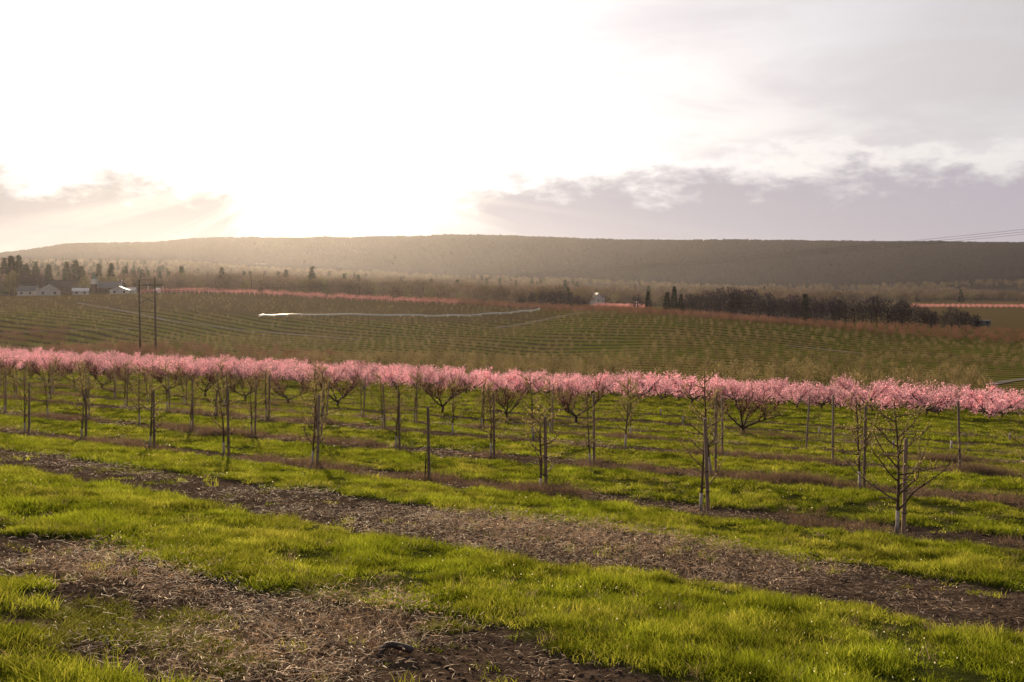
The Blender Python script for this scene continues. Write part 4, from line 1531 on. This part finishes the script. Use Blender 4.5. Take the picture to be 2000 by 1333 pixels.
# woods beyond: a mass nobody could count
x, y = [], []
for (y0, y1, dens) in ((560, 900, 1 / 150.), (900, 1500, 1 / 190.), (1500, 2300, 1 / 200.), (2300, 3500, 1 / 95.)):
    a, b_ = area_points(y0, y1, dens, .58, -.58)
    x.append(a)
    y.append(b_)
x, y = np.concatenate(x), np.concatenate(y)
px = 1000 + FOC * x / y
f1 = fbm(x, y, 1 / 160., 151, 3)
keep = np.where(y < 2200, f1 > np.where(px < 1150, .38, .50), True)
keep &= ~((px > 1150) & (px < 1345) & (y < 780))           # open meadow round the white house
keep &= ~((px > 1650) & (y < 1150))                         # far fields at right
keep &= ~((px > 30) & (px < 330) & (y < 640))
keep &= ~((px > 390) & (px < 560) & (y > 1050) & (y < 1500) & (f1 < .55))
keep &= ~((px > 1350) & (y < 700))
x, y, f1 = x[keep], y[keep], f1[keep]
q = rng.random(len(x))
px = 1000 + FOC * x / y
cf = np.where(y < 2200, np.where(px < 330, .10, .012), .008)
lf = np.where(y < 2200, .24, .0)
for nm, lab, ms, sel in (('bare_woods', 'brown leafless woods covering the long ridge', BARE, (q > cf + lf) & (y >= 2200)), ('valley_woods', 'leafless brown woods on the valley floor, sunlit look in their colour', VAL, (q > cf + lf) & (y < 2200)), ('spring_woods', 'yellow-green budding woods in the valley', LEAF, (q > cf) & (q <= cf + lf)), ('conifer_woods', 'dark conifers scattered in the valley woods', CON, q <= cf)):
    s_ = rng.uniform(.6, 1.15, sel.sum()) * np.where(y[sel] > 2300, .68, .85)
    scatter(nm, lab, 'woods', U(ms), np.stack([x[sel], y[sel], gz(x[sel], y[sel])], -1), np.stack([s_ * 1.1, s_ * 1.1, s_], -1), rng.uniform(0, 6.28, sel.sum()))


# ------------------------------------------------------------------ buildings
def gable(name, px0, px1, py_ridge, py_eave, Y, depth, wall, roof, label, rz=0.0, ridge='x', base_py=None, win=0, parts=()):
    """house with a gabled roof; ridge along 'x' (across the view) or 'y' (towards the viewer)"""
    xc = ((px0 + px1) / 2 - 1000) / FOC * Y
    wdt = (px1 - px0) / FOC * Y
    z0 = float(gz(xc, Y)) - .5
    ze = -(py_eave - HOR) / FOC * Y - z0
    zr = -(py_ridge - HOR) / FOC * Y - z0
    ze = max(ze, 2.2)
    zr = max(zr, ze + 1.0)
    root = link(name, None, None, (xc, Y, z0))
    root.rotation_euler = (0, 0, rz)
    a, b_ = wdt / 2, depth / 2
    mb = MB()
    if ridge == 'x':
        ga = [[(-a, -b_, 0), (-a, b_, 0), (-a, b_, ze), (-a, 0, zr), (-a, -b_, ze)], [(a, -b_, 0), (a, b_, 0), (a, b_, ze), (a, 0, zr), (a, -b_, ze)]]
        wl = [[(-a, -b_, 0), (a, -b_, 0), (a, -b_, ze), (-a, -b_, ze)], [(-a, b_, 0), (a, b_, 0), (a, b_, ze), (-a, b_, ze)]]
        sl_ = [[(-a - .3, -b_ - .35, ze - .2), (a + .3, -b_ - .35, ze - .2), (a + .3, 0, zr + .15), (-a - .3, 0, zr + .15)], [(-a - .3, b_ + .35, ze - .2), (a + .3, b_ + .35, ze - .2), (a + .3, 0, zr + .15), (-a - .3, 0, zr + .15)]]
    else:
        ga = [[(-a, -b_, 0), (a, -b_, 0), (a, -b_, ze), (0, -b_, zr), (-a, -b_, ze)], [(-a, b_, 0), (a, b_, 0), (a, b_, ze), (0, b_, zr), (-a, b_, ze)]]
        wl = [[(-a, -b_, 0), (-a, b_, 0), (-a, b_, ze), (-a, -b_, ze)], [(a, -b_, 0), (a, b_, 0), (a, b_, ze), (a, -b_, ze)]]
        sl_ = [[(-a - .35, -b_ - .3, ze - .2), (-a - .35, b_ + .3, ze - .2), (0, b_ + .3, zr + .15), (0, -b_ - .3, zr + .15)], [(a + .35, -b_ - .3, ze - .2), (a + .35, b_ + .3, ze - .2), (0, b_ + .3, zr + .15), (0, -b_ - .3, zr + .15)]]
    for q in ga + wl:
        mb.poly(q)
    link('wall', mb.mesh('house_wall', wall, False), root)
    for q in sl_:
        rb = MB()
        up = np.array([0, 0, .18])
        rb.poly(q)
        rb.poly([tuple(np.array(p) + up) for p in q])
        for i in range(4):
            p, p2_ = q[i], q[(i + 1) % 4]
            rb.poly([p, p2_, tuple(np.array(p2_) + up), tuple(np.array(p) + up)])
        link('roof', rb.mesh('house_roof', roof, False), root)
    for k in range(win):
        wb = MB()
        fx = -a + (k + .5) * wdt / win
        wb.box((fx, -b_ - .03, ze * .6), (.9, .08, 1.2))
        link('window', wb.mesh('house_window', 'window_glass', False), root)
    for pnm, fn, mt in parts:
        pb = MB()
        fn(pb, a, b_, ze, zr)
        link(pnm, pb.mesh(pnm, mt, False), root)
    tag(root, label, 'building')
    return root


FY = 520
gable('shed', 40, 72, 560, 568, FY + 6, 9, 'white_wall', 'slate_roof', 'pale low shed at the far left of the farm', .15, 'x', win=2)
gable('barn', 74, 116, 557, 569, FY - 6, 16, 'white_wall', 'metal_roof', 'white barn with bright metal roof at the left of the farm', .45, 'y', win=2)


def cupola(pb, a, b_, ze, zr):
    pb.box((a - 1.2, 0, zr + .8), (1.8, 1.8, 2.4))
    pb.tube([(a - 1.2, 0, zr + 2.0), (a - 1.2, 0, zr + 3.2), (a - 1.2, 0, zr + 4.8)], [1.4, .5, .05], 6)


gable('farmhouse', 101, 145, 549, 560, FY + 14, 11, 'brown_wall', 'dark_roof', 'dark brown roofed house with a cupola at its right end', 0, 'x', win=4, parts=(('cupola', cupola, 'brown_wall'),))


def tower_cap(pb, a, b_, ze, zr):
    pb.tube([(0, 0, ze - .3), (0, 0, ze + .6), (0, 0, ze + 4.2)], [1.5, 1.0, .06], 8)


def tower_top(pb, a, b_, ze, zr):
    pb.box((0, 0, ze - 1.6), (2.35, 2.35, 2.6))


def small_tower(px, py_top, Y):
    x, y, z = put_pole(px, Y)
    H = -(py_top - HOR) / FOC * Y - z
    root = link('bell_tower', None, None, (x, y, z))
    mb = MB()
    mb.box((0, 0, (H - 6) / 2), (2.2, 2.2, H - 6))
    link('shaft', mb.mesh('tower_shaft', 'brown_wall', False), root)
    mb = MB()
    mb.box((0, 0, H - 4.8), (2.5, 2.5, 2.6))
    link('belfry', mb.mesh('tower_belfry', 'white_wall', False), root)
    mb = MB()
    mb.tube([(0, 0, H - 3.5), (0, 0, H - 2.8), (0, 0, H)], [1.7, .9, .05], 8)
    link('spire', mb.mesh('tower_spire', 'copper_green', False), root)
    tag(root, 'slim bell tower with white belfry and green spire in the farm group', 'tower')


small_tower(184, 533, FY + 8)
gable('long_house', 189, 241, 552, 563, FY + 14, 11, 'brown_wall', 'slate_roof', 'long grey roofed house right of the bell tower', 0, 'x', win=5)
gable('low_shed', 143, 172, 564, 569, FY - 4, 8, 'white_wall', 'metal_roof', 'low shed with bright roof between house and bell tower', .4, 'x', win=2)


def mast(pb, a, b_, ze, zr):
    pb.tube([(0.6, 0, zr), (.7, 0, zr + 1.6), (1.0, 0, zr + 3.4)], [.35, .12, .1], 6)
    pb.box((1.0, 0, zr + 3.4), (.5, .5, .4))


gable('pavilion', 217, 252, 561, 567, FY - 4, 10, 'white_wall', 'metal_roof', 'white low roofed building with a small mast, right in the farm group', .3, 'y', win=2, parts=(('mast', mast, 'white_wall'),))
gable('low_shed', 247, 264, 563, 568, FY + 2, 8, 'white_wall', 'metal_roof', 'small pale roof just left of the tall power pole', .2, 'x', win=1)
gable('low_shed', 303, 312, 566, 570, FY, 6, 'white_wall', 'metal_roof', 'tiny pale roof just right of the tall power pole', .2, 'x', win=1)
gable('white_house', 1157, 1169, 573, 580, 720, 9, 'white_wall', 'metal_roof', 'small white house on the meadow beyond the crest at middle', .4, 'y', win=1)
gable('white_house', 1171, 1178, 578, 582, 722, 6, 'white_wall', 'slate_roof', 'grey annex shed right beside the small white house', .3, 'x', win=1)
gable('distant_barn', 449, 468, 520, 524, float(hit(458, 527)[1]), 10, 'white_wall', 'metal_roof', 'bright distant barn roofs in the hazy valley at left', .3, 'x', win=2)
gable('distant_barn', 497, 522, 515, 520, float(hit(510, 523)[1]), 14, 'brown_wall', 'slate_roof', 'grey distant barn in the hazy valley, right of the bright roofs', .1, 'x', win=2)


def trailer(px0, px1, py0, Y):
    xc = ((px0 + px1) / 2 - 1000) / FOC * Y
    wdt = (px1 - px0) / FOC * Y
    z = float(gz(xc, Y))
    root = link('trailer', None, None, (xc, Y, z))
    H = max(2.6, -(py0 - HOR) / FOC * Y - z)
    mb = MB()
    mb.box((0, 0, H - 1.25), (wdt, 2.4, 2.3))
    link('body', mb.mesh('trailer_body', 'slate_roof', False), root)
    mb = MB()
    mb.box((0, 0, H), (wdt + .2, 2.6, .18))
    link('roof', mb.mesh('trailer_roof', 'white_wall', False), root)
    for fx in (-.3, .3):
        mb = MB()
        mb.box((fx * wdt, -1.22, H - 1.0), (1.2, .06, .9))
        link('window', mb.mesh('trailer_window', 'window_glass', False), root)
        mb = MB()
        mb.tube([(fx * wdt, -1.3, H - 2.6), (fx * wdt, -1.05, H - 2.6)], [.38, .38], 10)
        link('wheel', mb.mesh('trailer_wheel', 'rubber', False), root)
    tag(root, 'white roofed grey trailer among bare trees at the far right', 'trailer')


trailer(1902, 1932, 626, 405)

# ------------------------------------------------------------------ the hazy air
hm = bpy.data.materials.new('hazy_air')
hm.use_nodes = True
t = NT(hm.node_tree)
pv = t.n('ShaderNodeVolumePrincipled')
pv.inputs['Color'].default_value = (0.95, 0.91, 0.97, 1)
pv.inputs['Density'].default_value = 0.000029
pv.inputs['Anisotropy'].default_value = 0.70
o = t.n('ShaderNodeOutputMaterial')
t.link(pv.outputs[0], o.inputs['Volume'])
MATS['hazy_air'] = hm
zlo, zhi = float(GZ.min()) - 1.0, float(GZ.max()) + 25.0
mb = MB()
mb.box((0, 2500, (zlo + zhi) / 2), (6800, 5400, zhi - zlo))
tag(link('haze', mb.mesh('haze', 'hazy_air', False)), kind='stuff')
